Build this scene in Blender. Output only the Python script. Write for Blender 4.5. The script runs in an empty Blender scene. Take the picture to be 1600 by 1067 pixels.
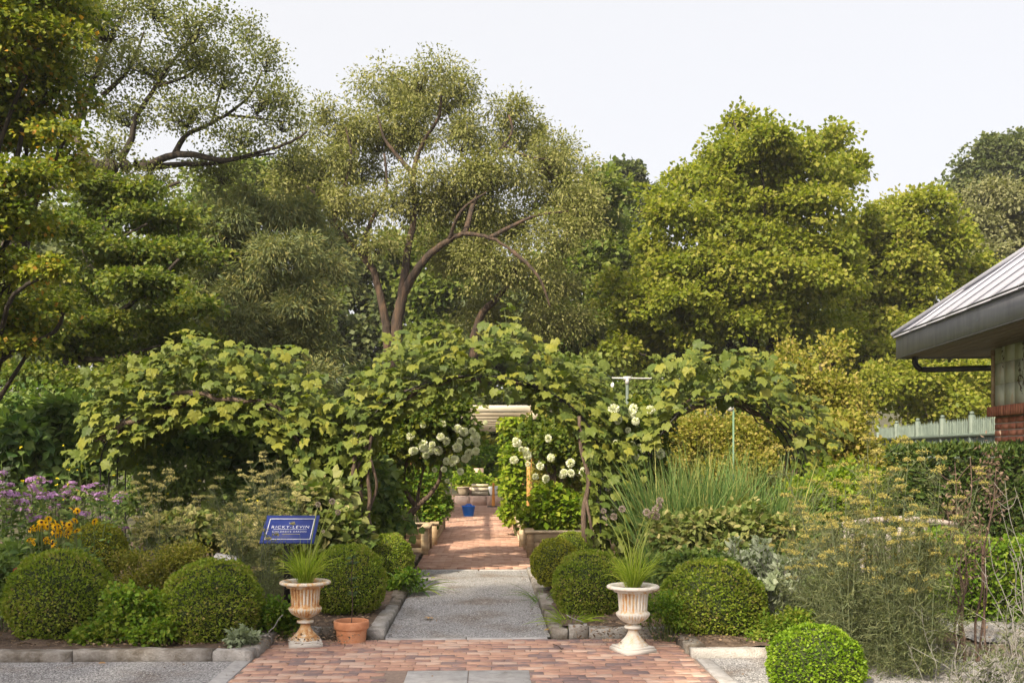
import bpy, math, random
import numpy as np
from mathutils import Vector

rng = np.random.default_rng(11)
random.seed(11)
SC = bpy.context.scene
COL = SC.collection
R = math.radians

# ------------------------------------------------------------------ camera, sky, sun, exposure
CAM_H, FPX, CX, HY = 1.65, 1600.0, 800.0, 711.0
cam = bpy.data.objects.new('camera', bpy.data.cameras.new('camera'))
COL.objects.link(cam)
cam.location = (0, 0, CAM_H)
cam.rotation_euler = (R(90), 0, 0)
cam.data.sensor_width = 36
cam.data.lens = 36
cam.data.shift_y = (HY - 533.5) / 1600
cam.data.clip_end = 2000
SC.camera = cam

SUN_EL, SUN_AZ = R(40), R(212)      # azimuth from +Y, clockwise: light comes from the left, slightly behind
world = bpy.data.worlds.new("World")
SC.world = world
world.use_nodes = True
wn = world.node_tree
wn.nodes.clear()
sky = wn.nodes.new('ShaderNodeTexSky')
sky.sky_type = 'NISHITA'
sky.sun_disc = False
sky.sun_elevation = SUN_EL
sky.sun_rotation = SUN_AZ
sky.air_density = 0.5
sky.dust_density = 10.0
veil = wn.nodes.new('ShaderNodeMixRGB')
veil.inputs[0].default_value = 0.4
veil.inputs[2].default_value = (8.6, 8.35, 7.9, 1)      # the white veil of a hazy summer sky
bg = wn.nodes.new('ShaderNodeBackground')
bg.inputs[1].default_value = 0.13
wo = wn.nodes.new('ShaderNodeOutputWorld')
wn.links.new(sky.outputs[0], veil.inputs[1])
wn.links.new(veil.outputs[0], bg.inputs[0])
wn.links.new(bg.outputs[0], wo.inputs[0])

sun = bpy.data.objects.new('sun', bpy.data.lights.new('sun', 'SUN'))
COL.objects.link(sun)
sd = Vector((math.sin(SUN_AZ) * math.cos(SUN_EL), math.cos(SUN_AZ) * math.cos(SUN_EL), math.sin(SUN_EL)))
sun.rotation_euler = (-sd).to_track_quat('-Z', 'Y').to_euler()
sun.data.energy = 5.0
sun.data.angle = R(1.4)
sun.data.color = (1.0, 0.87, 0.64)
SC.view_settings.view_transform = 'Standard'
SC.view_settings.look = 'None'
SC.view_settings.exposure = 0.84
SC.view_settings.gamma = 1.0
SC.view_settings.use_curve_mapping = False
SC.render.engine = 'CYCLES'
SC.cycles.max_bounces = 7
SC.cycles.diffuse_bounces = 4
SC.cycles.transmission_bounces = 5
SC.cycles.glossy_bounces = 2
SC.cycles.use_denoising = True


# ------------------------------------------------------------------ helpers
def W(px, py, Y):
    """point seen at photo pixel (px, py) standing Y metres away"""
    return np.array([(px - CX) / FPX * Y, Y, CAM_H + (HY - py) / FPX * Y])


def nrm(a):
    return a / np.maximum(np.linalg.norm(a, axis=-1, keepdims=True), 1e-9)


def rand_dirs(n):
    return nrm(rng.normal(size=(n, 3)))


def tag(o, label=None, cat=None, group=None, kind=None):
    if label: o['label'] = label
    if cat: o['category'] = cat
    if group: o['group'] = group
    if kind: o['kind'] = kind
    return o


ORG = {}


def thing(name, label, cat, loc=(0, 0, 0), rz=0.0, group=None):
    o = bpy.data.objects.new(name, None)
    o.empty_display_size = 0.1
    COL.objects.link(o)
    o.location = tuple(float(v) for v in loc)
    o.rotation_euler = (0, 0, rz)
    ORG[o] = np.array(loc, float)
    return tag(o, label, cat, group)


def instance(name, mesh, parent=None, loc=(0, 0, 0), rot=(0, 0, 0), scale=(1, 1, 1), world=True):
    o = bpy.data.objects.new(name, mesh)
    COL.objects.link(o)
    l = np.array(loc, float)
    if parent is not None:
        o.parent = parent
        if world: l = l - ORG.get(parent, 0)
        ORG[o] = ORG.get(parent, np.zeros(3))
    else:
        ORG[o] = np.array(loc, float)
    o.location = tuple(l)
    o.rotation_euler = rot
    o.scale = scale
    return o


def dup(root, loc, rz=0.0, label=None, scale=None):
    c = root.copy(); COL.objects.link(c)
    c.location = tuple(float(v) for v in loc); c.rotation_euler = (0, 0, rz)
    if label: c['label'] = label
    if scale: c.scale = scale
    for ch in root.children:
        d = ch.copy(); COL.objects.link(d); d.parent = c
        for g in ch.children:
            e = g.copy(); COL.objects.link(e); e.parent = d
    return c


class MB:
    """collects numpy geometry, links it as ONE mesh object"""
    def __init__(s):
        s.v, s.f, s.var, s.n = [], [], [], 0

    def add(s, V, faces, var=0.5):
        V = np.asarray(V, float).reshape(-1, 3)
        s.v.append(V)
        for F in faces:
            s.f.append(np.asarray(F, np.int64) + s.n)
        s.var.append(np.broadcast_to(np.asarray(var, float), (len(V),)))
        s.n += len(V)

    def mesh(s, name, mat, smooth=False, off=None):
        V = np.concatenate(s.v)
        if off is not None: V = V - off
        var = np.concatenate(s.var).astype(np.float32)
        me = bpy.data.meshes.new(name)
        me.vertices.add(len(V))
        me.vertices.foreach_set('co', V.astype(np.float32).ravel())
        loops = np.concatenate([f.ravel() for f in s.f]).astype(np.int32)
        tot = np.concatenate([np.full(len(f), f.shape[1]) for f in s.f])
        st = np.concatenate([[0], np.cumsum(tot)[:-1]]).astype(np.int32)
        me.loops.add(len(loops))
        me.loops.foreach_set('vertex_index', loops)
        me.polygons.add(len(tot))
        me.polygons.foreach_set('loop_start', st)
        if smooth:
            me.polygons.foreach_set('use_smooth', np.ones(len(tot), bool))
        me.update(calc_edges=True)
        a = me.attributes.new('var', 'FLOAT', 'POINT')
        a.data.foreach_set('value', var)
        me.materials.append(mat)
        return me

    def obj(s, name, mat, parent=None, smooth=False, world=True, kind=None):
        off = ORG.get(parent) if (parent is not None and world) else None
        me = s.mesh(name, mat, smooth, off)
        o = bpy.data.objects.new(name, me)
        COL.objects.link(o)
        if parent is not None:
            o.parent = parent
            ORG[o] = ORG.get(parent, np.zeros(3))
        else:
            ORG[o] = np.zeros(3)
        if kind: o['kind'] = kind
        return o

    # ---- shapes
    def tube(s, P, rad, n=6, var=0.5, cap=True):
        P = np.asarray(P, float); m = len(P)
        rad = np.broadcast_to(np.asarray(rad, float), (m,))
        T = np.gradient(P, axis=0); T = nrm(T)
        ref = np.array([0, 0, 1.0]) if abs(T[0, 2]) < .9 else np.array([1.0, 0, 0])
        A = nrm(np.cross(T, ref)); B = np.cross(T, A)
        th = np.arange(n) * 2 * math.pi / n
        V = P[:, None, :] + rad[:, None, None] * (np.cos(th)[None, :, None] * A[:, None, :] + np.sin(th)[None, :, None] * B[:, None, :])
        i = np.arange(m - 1)[:, None] * n; j = np.arange(n)[None, :]; k = (j + 1) % n
        F = np.stack([i + j, i + k, i + n + k, i + n + j], -1).reshape(-1, 4)
        fs = [F]
        if cap:
            fs += [np.arange(n)[None, ::-1], (np.arange(n) + (m - 1) * n)[None]]
        s.add(V.reshape(-1, 3), fs, var)

    def box(s, c, h, rz=0.0, bev=0.0, jit=0.0, var=0.5, rx=0.0):
        hx, hy, hz = h; b = min(bev, hx * .45, hy * .45, hz * .9)
        if b > 0:
            V = [(x * hx, y * hy, -hz) for x, y in SQ] + [(x * hx, y * hy, hz - b) for x, y in SQ] + [(x * (hx - b), y * (hy - b), hz) for x, y in SQ]
            F = [[0, 3, 2, 1], [8, 9, 10, 11]]
            for k in range(4):
                q = (k + 1) % 4
                F += [[k, q, 4 + q, 4 + k], [4 + k, 4 + q, 8 + q, 8 + k]]
        else:
            V = [(x * hx, y * hy, -hz) for x, y in SQ] + [(x * hx, y * hy, hz) for x, y in SQ]
            F = [[0, 3, 2, 1], [4, 5, 6, 7]] + [[k, (k + 1) % 4, 4 + (k + 1) % 4, 4 + k] for k in range(4)]
        V = np.array(V)
        if jit: V = V + rng.normal(size=V.shape) * jit
        if rx:
            cx_, sx_ = math.cos(rx), math.sin(rx)
            V = np.stack([V[:, 0], V[:, 1] * cx_ - V[:, 2] * sx_, V[:, 1] * sx_ + V[:, 2] * cx_], 1)
        cz, sz = math.cos(rz), math.sin(rz)
        V = np.stack([V[:, 0] * cz - V[:, 1] * sz, V[:, 0] * sz + V[:, 1] * cz, V[:, 2]], 1) + np.asarray(c, float)
        s.add(V, [np.array(F)], var)

    def lathe(s, prof, n=32, c=(0, 0, 0), flute=None, var=0.5):
        prof = np.asarray(prof, float); m = len(prof)
        th = np.arange(n) * 2 * math.pi / n
        r = np.repeat(prof[:, :1], n, 1)
        if flute is not None: r = r * flute(prof[:, 1:2], th[None, :])
        V = np.stack([r * np.cos(th), r * np.sin(th), np.repeat(prof[:, 1:2], n, 1)], -1).reshape(-1, 3) + np.asarray(c, float)
        i = np.arange(m - 1)[:, None] * n; j = np.arange(n)[None, :]; k = (j + 1) % n
        F = np.stack([i + j, i + k, i + n + k, i + n + j], -1).reshape(-1, 4)
        s.add(V, [F], var)

    def sphere(s, c, r, nu=12, nv=8, noise=0.0, var=0.5):
        th = np.arange(nu) * 2 * math.pi / nu; ph = np.linspace(-math.pi / 2, math.pi / 2, nv)
        V = np.stack([np.cos(ph)[:, None] * np.cos(th), np.cos(ph)[:, None] * np.sin(th), np.repeat(np.sin(ph)[:, None], nu, 1)], -1).reshape(-1, 3)
        if noise: V = V * (1 + rng.normal(size=(len(V), 1)) * noise)
        i = np.arange(nv - 1)[:, None] * nu; j = np.arange(nu)[None, :]; k = (j + 1) % nu
        F = np.stack([i + j, i + k, i + nu + k, i + nu + j], -1).reshape(-1, 4)
        s.add(V * np.asarray(r) + np.asarray(c, float), [F], var)

    def leaves(s, P, T, N, S, tpl, var, wid=1.0):
        TV, TF = tpl
        n = len(P); k = len(TV)
        T = nrm(T); side = nrm(np.cross(T, N)); N = np.cross(side, T)
        S = np.broadcast_to(np.asarray(S, float), (n,))[:, None, None]
        wid = np.broadcast_to(np.asarray(wid, float), (n,))[:, None, None]
        V = P[:, None, :] + S * (TV[None, :, 0:1] * wid * side[:, None] + TV[None, :, 1:2] * T[:, None] + TV[None, :, 2:3] * N[:, None])
        base = (np.arange(n) * k)[:, None, None]
        fs = [(F[None] + base).reshape(-1, F.shape[1]) for F in TF]
        s.add(V.reshape(-1, 3), fs, np.repeat(np.broadcast_to(var, (n,)), k))

    def blades(s, P, D, L, w, droop, segs=4, var=0.5):
        """curved grass blades: base P, start direction D, length L, width w"""
        n = len(P); D = nrm(D)
        L = np.broadcast_to(np.asarray(L, float), (n,)); w = np.broadcast_to(np.asarray(w, float), (n,)); droop = np.broadcast_to(np.asarray(droop, float), (n,))
        side = nrm(np.cross(D, np.array([0, 0, 1.0])) + rng.normal(size=(n, 3)) * .5)
        t = np.linspace(0, 1, segs + 1)
        cur = P[:, None] + D[:, None] * (L[:, None] * t)[:, :, None]
        hor = D * np.array([1, 1, 0.0]); hor = nrm(hor + 1e-6)
        bend = (droop * L)[:, None] * (t ** 2.2)
        cur = cur + hor[:, None] * (bend * .55)[:, :, None]
        cur[:, :, 2] -= bend * .9
        ww = (w[:, None] * np.minimum(1, .35 + 2.5 * t) * (1 - t ** 3 * .93))[:, :, None] * .5
        V = np.stack([cur - side[:, None] * ww, cur + side[:, None] * ww], 2).reshape(n, -1, 3)
        k = 2 * (segs + 1)
        q = np.array([[2 * i, 2 * i + 1, 2 * i + 3, 2 * i + 2] for i in range(segs)])
        F = (q[None] + (np.arange(n) * k)[:, None, None]).reshape(-1, 4)
        s.add(V.reshape(-1, 3), [F], np.repeat(np.broadcast_to(var, (n,)), k))


SQ = ((-1, -1), (1, -1), (1, 1), (-1, 1))


def tpl(V, *faces):
    return np.array(V, float), [np.array(f) for f in faces]


# leaf templates: x across, y along, z up
DIAMOND = tpl([(0, 0, 0), (-.25, .5, .06), (0, 1, -.04), (.25, .5, .06)], [[0, 3, 2], [0, 2, 1]])
WIDE = tpl([(0, 0, 0), (-.45, .4, .1), (-.2, .8, .02), (0, 1, -.1), (.2, .8, .02), (.45, .4, .1)], [[0, 5, 4, 3], [0, 3, 2, 1]])
BROAD = tpl([(0, 0, 0), (-.43, .52, .1), (0, 1, -.08), (.43, .52, .1)], [[0, 3, 2], [0, 2, 1]])
OVATE = tpl([(0, 0, 0), (-.3, .3, .07), (-.24, .65, .05), (0, 1, -.12), (.24, .65, .05), (.3, .3, .07), (0, .5, -.01)],
            [[0, 6, 2, 1], [0, 5, 4, 6]], [[6, 3, 2], [6, 4, 3]])
MAPLE = tpl([(0, 0, 0), (-.5, .1, -.03), (-.3, .4, .05), (-.5, .75, -.06), (-.15, .7, .04), (0, 1.1, -.08), (.15, .7, .04), (.5, .75, -.06), (.3, .4, .05), (.5, .1, -.03)],
            [[0, 2, 1], [0, 9, 8], [2, 4, 3], [6, 8, 7], [4, 6, 5]], [[0, 8, 6, 4]], [[0, 4, 2]])


def grape_tpl(k):
    """toothed, three to five lobed heart-shaped leaf with sunken veins"""
    rs = np.random.default_rng(100 + k)
    pts, ang = [], np.radians(np.linspace(-158, 158, 23))
    lob = [0, R(62), R(-62), R(125), R(-125)]
    for i, a in enumerate(ang):
        r = .45
        for q, l in enumerate(lob):
            r = max(r, (.66, .56, .56, .5, .5)[q] * (1 - 1.25 * abs(a - l) ** 1.35))
        r = max(r, .40) + (.03 if i % 2 else -.022) + rs.normal() * .012
        pts.append((r * math.sin(a), .3 + r * math.cos(a)))
    V = [(0, .3, 0.0)] + [(x, y, -.55 * (x * x + (y - .3) ** 2) * (.7 + .6 * rs.random()) + rs.normal() * .02 + .05 * abs(math.sin(3 * math.atan2(x, y - .3)))) for x, y in pts]
    V.append((0, .1, .01))
    n = len(pts)
    F = [[0, i + 1, i] for i in range(1, n)] + [[0, n + 1, n], [0, 1, n + 1]]
    V = np.array(V); V[:, 1] -= .1
    return V, [np.array(F)]


GRAPE = [grape_tpl(k) for k in range(6)]


# ------------------------------------------------------------------ materials
def mat_base(name):
    m = bpy.data.materials.new(name); m.use_nodes = True
    nt = m.node_tree; nt.nodes.clear()
    out = nt.nodes.new('ShaderNodeOutputMaterial')
    p = nt.nodes.new('ShaderNodeBsdfPrincipled')
    nt.links.new(p.outputs[0], out.inputs[0])
    return m, nt, p, out


def ramp(nt, fac, cols):
    r = nt.nodes.new('ShaderNodeValToRGB')
    e = r.color_ramp.elements
    n = len(cols)
    for i, c in enumerate(cols):
        pos = i / (n - 1) * .93 if not isinstance(c[0], tuple) else c[1]
        col = c if not isinstance(c[0], tuple) else c[0]
        if i < 2: el = e[i]; el.position = pos
        else: el = e.new(pos)
        el.color = (*col, 1)
    nt.links.new(fac, r.inputs[0])
    return r.outputs[0]


def leaf_mat(name, cols, trans=.38, rough=.5, by_object=False, spec=.18):
    m, nt, p, out = mat_base(name)
    if by_object:
        oi = nt.nodes.new('ShaderNodeObjectInfo'); fac = oi.outputs['Random']
    else:
        at = nt.nodes.new('ShaderNodeAttribute'); at.attribute_name = 'var'; fac = at.outputs['Fac']
    cols = [(tuple(v * 1.2 for v in q[0]), q[1]) if isinstance(q[0], tuple) else tuple(min(.85, v * (1.2 if max(q) < .4 else 1.0)) for v in q) for q in cols]
    c = ramp(nt, fac, cols)
    if by_object:
        tc = nt.nodes.new('ShaderNodeTexCoord')
        no = nt.nodes.new('ShaderNodeTexNoise'); no.inputs['Scale'].default_value = 9
        nt.links.new(tc.outputs['Object'], no.inputs[0])
        mx = nt.nodes.new('ShaderNodeMixRGB'); mx.blend_type = 'MULTIPLY'; mx.inputs[0].default_value = .35
        nt.links.new(c, mx.inputs[1]); nt.links.new(no.outputs[0], mx.inputs[2]); c = mx.outputs[0]
    nt.links.new(c, p.inputs['Base Color'])
    p.inputs['Roughness'].default_value = rough
    p.inputs['Specular IOR Level'].default_value = spec
    tr = nt.nodes.new('ShaderNodeBsdfTranslucent')
    hs = nt.nodes.new('ShaderNodeMixRGB'); hs.blend_type = 'MULTIPLY'; hs.inputs[0].default_value = 1
    hs.inputs[2].default_value = (1.3, 1.42, .5, 1)
    nt.links.new(c, hs.inputs[1]); nt.links.new(hs.outputs[0], tr.inputs[0])
    mix = nt.nodes.new('ShaderNodeMixShader'); mix.inputs[0].default_value = trans
    nt.links.new(p.outputs[0], mix.inputs[1]); nt.links.new(tr.outputs[0], mix.inputs[2])
    nt.links.new(mix.outputs[0], out.inputs[0])
    return m


def noise_mat(name, cols, scale=8.0, rough=.8, bump=.3, bscale=None, detail=6, stretch=(1, 1, 1), rand=0.0, metal=0.0, bdist=.01, coords='Object', spec=.4, use_var=0.0):
    m, nt, p, out = mat_base(name)
    tc = nt.nodes.new('ShaderNodeTexCoord')
    mp = nt.nodes.new('ShaderNodeMapping'); mp.inputs['Scale'].default_value = stretch
    nt.links.new(tc.outputs[coords], mp.inputs[0])
    no = nt.nodes.new('ShaderNodeTexNoise'); no.inputs['Scale'].default_value = scale; no.inputs['Detail'].default_value = detail
    no.inputs['Roughness'].default_value = .65
    nt.links.new(mp.outputs[0], no.inputs[0])
    fac = no.outputs[0]
    if rand or use_var:
        if use_var:
            at = nt.nodes.new('ShaderNodeAttribute'); at.attribute_name = 'var'; rnd = at.outputs['Fac']; amt = use_var
        else:
            oi = nt.nodes.new('ShaderNodeObjectInfo'); rnd = oi.outputs['Random']; amt = rand
            ad = nt.nodes.new('ShaderNodeVectorMath'); ad.operation = 'ADD'
            sc = nt.nodes.new('ShaderNodeMath'); sc.operation = 'MULTIPLY'; sc.inputs[1].default_value = 37
            nt.links.new(rnd, sc.inputs[0]); nt.links.new(mp.outputs[0], ad.inputs[0]); nt.links.new(sc.outputs[0], ad.inputs[1])
            nt.links.new(ad.outputs[0], no.inputs[0])
        mm = nt.nodes.new('ShaderNodeMath'); mm.operation = 'MULTIPLY_ADD'; mm.inputs[1].default_value = amt; mm.inputs[2].default_value = -.5 * amt
        nt.links.new(rnd, mm.inputs[0])
        aa = nt.nodes.new('ShaderNodeMath'); aa.operation = 'ADD'
        nt.links.new(no.outputs[0], aa.inputs[0]); nt.links.new(mm.outputs[0], aa.inputs[1]); fac = aa.outputs[0]
    mr = nt.nodes.new('ShaderNodeMapRange'); mr.inputs[1].default_value = .28; mr.inputs[2].default_value = .72
    nt.links.new(fac, mr.inputs[0])
    nt.links.new(ramp(nt, mr.outputs[0], cols), p.inputs['Base Color'])
    p.inputs['Roughness'].default_value = rough
    p.inputs['Metallic'].default_value = metal
    p.inputs['Specular IOR Level'].default_value = spec
    if bump:
        n2 = nt.nodes.new('ShaderNodeTexNoise'); n2.inputs['Scale'].default_value = bscale or scale * 4; n2.inputs['Detail'].default_value = 5
        nt.links.new(mp.outputs[0], n2.inputs[0])
        b = nt.nodes.new('ShaderNodeBump'); b.inputs['Strength'].default_value = bump; b.inputs['Distance'].default_value = bdist
        nt.links.new(n2.outputs[0], b.inputs['Height']); nt.links.new(b.outputs[0], p.inputs['Normal'])
    return m


def gravel_mat(name):
    m, nt, p, out = mat_base(name)
    tc = nt.nodes.new('ShaderNodeTexCoord')
    vo = nt.nodes.new('ShaderNodeTexVoronoi'); vo.inputs['Scale'].default_value = 95
    nt.links.new(tc.outputs['Object'], vo.inputs['Vector'])
    sep = nt.nodes.new('ShaderNodeSeparateColor'); nt.links.new(vo.outputs['Color'], sep.inputs[0])
    c = ramp(nt, sep.outputs[0], [(.095, .092, .094), (.185, .182, .187), (.265, .26, .264), (.39, .385, .388)])
    no = nt.nodes.new('ShaderNodeTexNoise'); no.inputs['Scale'].default_value = 1.7; no.inputs['Detail'].default_value = 5
    nt.links.new(tc.outputs['Object'], no.inputs[0])
    d = ramp(nt, no.outputs[0], [((.62, .5, .4), .3), ((1, 1, 1), .5), ((1.1, 1.1, 1.12), .75)])
    mx = nt.nodes.new('ShaderNodeMixRGB'); mx.blend_type = 'MULTIPLY'; mx.inputs[0].default_value = .8
    nt.links.new(c, mx.inputs[1]); nt.links.new(d, mx.inputs[2])
    nt.links.new(mx.outputs[0], p.inputs['Base Color'])
    p.inputs['Roughness'].default_value = .85
    b = nt.nodes.new('ShaderNodeBump'); b.inputs['Strength'].default_value = .9; b.inputs['Distance'].default_value = .008; b.invert = True
    nt.links.new(vo.outputs['Distance'], b.inputs['Height']); nt.links.new(b.outputs[0], p.inputs['Normal'])
    return m


M = {}
M['bark'] = noise_mat('bark', [(.01, .008, .007), (.026, .02, .015), (.06, .044, .032)], 5, .9, .8, 20, stretch=(2, 2, .5), bdist=.03)
M['bark_warm'] = noise_mat('bark_warm', [(.014, .011, .009), (.04, .027, .019), (.1, .06, .036)], 4, .9, .8, 16, stretch=(2, 2, .5), bdist=.04)
M['vine_wood'] = noise_mat('vine_wood', [(.03, .02, .014), (.075, .05, .036), (.14, .1, .075)], 18, .9, .8, 60, stretch=(2, 2, .4), bdist=.01)
M['stem_green'] = noise_mat('stem_green', [(.06, .09, .02), (.13, .16, .05)], 10, .6, 0)
M['stem_brown'] = noise_mat('stem_brown', [(.04, .025, .02), (.10, .065, .05)], 10, .85, .3)
M['stem_pale'] = noise_mat('stem_pale', [(.13, .125, .115), (.22, .21, .2)], 12, .8, 0)
M['soil'] = noise_mat('soil', [(.035, .025, .018), (.09, .06, .042), (.17, .12, .085)], 9, .95, .9, 60, bdist=.02)
M['ground'] = noise_mat('ground', [(.02, .028, .01), (.05, .05, .02), (.09, .07, .04)], 3, .95, .5, 30, bdist=.03)
M['gravel'] = gravel_mat('gravel')
M['pebble'] = noise_mat('pebble', [(.11, .108, .112), (.24, .235, .24), (.44, .43, .43)], 30, .8, 0, use_var=1.2)
M['granite'] = noise_mat('granite', [(.06, .047, .034), (.15, .13, .108), (.25, .232, .212), (.35, .335, .32)], 6, .9, 1.0, 70, rand=.35, bdist=.012, detail=12)
M['granite_flush'] = noise_mat('granite_flush', [(.24, .23, .225), (.33, .32, .32), (.42, .41, .41)], 10, .85, .3, 150, rand=.2, bdist=.003, detail=9)
M['brick_paver'] = noise_mat('brick_paver', [(.19, .135, .13), (.31, .185, .15), (.37, .215, .16), (.42, .255, .185), (.44, .31, .25)], 5, .85, .35, 90, rand=.5, bdist=.004, detail=8)
M['brick_far'] = noise_mat('brick_far', [(.3, .17, .125), (.36, .21, .155), (.4, .24, .175), (.42, .27, .21)], 6, .85, 0, use_var=.7)
M['joint_sand'] = noise_mat('joint_sand', [(.17, .125, .1), (.27, .2, .165)], 20, .95, .4, 100)
M['black_metal'] = noise_mat('black_metal', [(.012, .012, .013), (.03, .028, .027)], 20, .5, .1, 60, metal=.6)
M['raw_wood'] = noise_mat('raw_wood', [(.28, .19, .11), (.42, .31, .19), (.52, .42, .29)], 4, .75, .3, 30, stretch=(.5, 8, 8), rand=.4)
M['pale_wood'] = noise_mat('pale_wood', [(.42, .36, .26), (.55, .48, .36), (.62, .56, .45)], 4, .8, .3, 30, stretch=(.5, 8, 8), rand=.3)
M['orange_wood'] = noise_mat('orange_wood', [(.42, .2, .065), (.55, .28, .09), (.6, .34, .13)], 4, .7, .2, 30, stretch=(8, 8, .5))
M['grey_wood'] = noise_mat('grey_wood', [(.2, .17, .16), (.33, .29, .27), (.42, .38, .36)], 5, .85, .4, 30, stretch=(.5, 8, 8), rand=.3)
M['green_paint'] = noise_mat('green_paint', [(.02, .1, .065), (.03, .14, .09)], 10, .5, 0)
M['fence_paint'] = noise_mat('fence_paint', [(.07, .095, .08), (.115, .145, .12)], 6, .6, .1, 30, rand=.3)
M['white_pipe'] = noise_mat('white_pipe', [(.3, .3, .29), (.4, .4, .39)], 10, .4, 0)
M['terracotta'] = noise_mat('terracotta', [(.3, .12, .06), (.46, .2, .1), (.56, .3, .18)], 7, .8, .2, 60, detail=8)
M['zinc_roof'] = noise_mat('zinc_roof', [(.3, .31, .37), (.365, .375, .435)], 2, .5, .05, 12, metal=.2)
M['fascia'] = noise_mat('fascia', [(.22, .22, .265), (.28, .28, .325), (.35, .35, .385)], 2.5, .5, .05, 12, stretch=(3, 3, .6), metal=.25, detail=9)
M['fascia_dark'] = noise_mat('fascia_dark', [(.03, .03, .035), (.06, .06, .065)], 6, .5, .05, 12, metal=.5)
M['soffit'] = noise_mat('soffit', [(.17, .13, .115), (.24, .19, .165)], 3, .65, .1, 20, rand=.4)
M['mural_tile'] = noise_mat('mural_tile', [(.3, .3, .19), (.4, .43, .32), (.48, .51, .41), (.53, .55, .45), (.5, .45, .31)], 5, .6, .05, 30, stretch=(1, 1.6, .7), rand=.25, detail=9)
M['tile_print'] = noise_mat('tile_print', [(.03, .035, .025), (.11, .08, .04)], 6, .5, 0)
M['wall_brick'] = noise_mat('wall_brick', [(.26, .085, .05), (.38, .14, .085), (.45, .18, .11)], 9, .8, .3, 70, rand=.6)
M['mortar'] = noise_mat('mortar', [(.32, .29, .26), (.46, .43, .4)], 20, .95, .3, 80)
M['sign_blue'] = noise_mat('sign_blue', [(.009, .02, .14), (.018, .038, .21)], 3, .5, 0)
M['sign_white'] = noise_mat('sign_white', [(.5, .52, .58), (.6, .6, .65)], 5, .5, 0)
M['bucket_blue'] = noise_mat('bucket_blue', [(.005, .1, .5), (.012, .16, .65)], 4, .35, 0)
M['cone_orange'] = noise_mat('cone_orange', [(.62, .24, .04), (.72, .32, .07)], 5, .5, 0)
M['rope_yellow'] = noise_mat('rope_yellow', [(.55, .5, .03), (.65, .6, .08)], 8, .6, 0)
M['pink_stone'] = noise_mat('pink_stone', [(.42, .28, .22), (.54, .38, .31), (.6, .46, .38)], 6, .85, .3, 40, rand=.3)
M['pink_board'] = noise_mat('pink_board', [(.56, .4, .33), (.62, .46, .38)], 4, .8, 0)
M['white_glaze'] = noise_mat('white_glaze', [(.62, .64, .66), (.78, .79, .8)], 3, .3, 0)
M['tan_pot'] = noise_mat('tan_pot', [(.25, .2, .14), (.42, .35, .26)], 8, .8, .3, 40)
M['black_rubber'] = noise_mat('black_rubber', [(.02, .02, .02), (.05, .045, .045)], 8, .8, 0)
M['glass_white'] = noise_mat('glass_white', [(.75, .75, .72), (.82, .82, .8)], 5, .2, 0)
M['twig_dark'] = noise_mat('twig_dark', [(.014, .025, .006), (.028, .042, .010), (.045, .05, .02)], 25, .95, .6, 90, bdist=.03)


def urn_mat(name, rust):
    m, nt, p, out = mat_base(name)
    tc = nt.nodes.new('ShaderNodeTexCoord')
    mp = nt.nodes.new('ShaderNodeMapping'); mp.inputs['Scale'].default_value = (1, 1, .35)
    nt.links.new(tc.outputs['Object'], mp.inputs[0])
    n1 = nt.nodes.new('ShaderNodeTexNoise'); n1.inputs['Scale'].default_value = 16; n1.inputs['Detail'].default_value = 9; n1.inputs['Roughness'].default_value = .7
    nt.links.new(mp.outputs[0], n1.inputs[0])
    n2 = nt.nodes.new('ShaderNodeTexNoise'); n2.inputs['Scale'].default_value = 90; n2.inputs['Detail'].default_value = 4
    nt.links.new(tc.outputs['Object'], n2.inputs[0])
    ad = nt.nodes.new('ShaderNodeMath'); ad.operation = 'MULTIPLY_ADD'; ad.inputs[1].default_value = .3; ad.inputs[2].default_value = rust
    nt.links.new(n2.outputs[0], ad.inputs[0])
    a2 = nt.nodes.new('ShaderNodeMath'); a2.operation = 'ADD'
    gm_ = nt.nodes.new('ShaderNodeNewGeometry')
    pm_ = nt.nodes.new('ShaderNodeMath'); pm_.operation = 'MULTIPLY_ADD'; pm_.inputs[1].default_value = -2.2; pm_.inputs[2].default_value = 1.1
    nt.links.new(gm_.outputs['Pointiness'], pm_.inputs[0])
    a3 = nt.nodes.new('ShaderNodeMath'); a3.operation = 'ADD'
    nt.links.new(ad.outputs[0], a3.inputs[0]); nt.links.new(pm_.outputs[0], a3.inputs[1])
    nt.links.new(n1.outputs[0], a2.inputs[0]); nt.links.new(a3.outputs[0], a2.inputs[1])
    c = ramp(nt, a2.outputs[0], [((.55, .525, .485), .42), ((.5, .44, .35), .54), ((.5, .3, .13), .64), ((.34, .15, .05), .76), ((.16, .065, .03), .9)])
    nt.links.new(c, p.inputs['Base Color']); p.inputs['Roughness'].default_value = .75
    b = nt.nodes.new('ShaderNodeBump'); b.inputs['Strength'].default_value = .35; b.inputs['Distance'].default_value = .004
    nt.links.new(a2.outputs[0], b.inputs['Height']); nt.links.new(b.outputs[0], p.inputs['Normal'])
    return m


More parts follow.
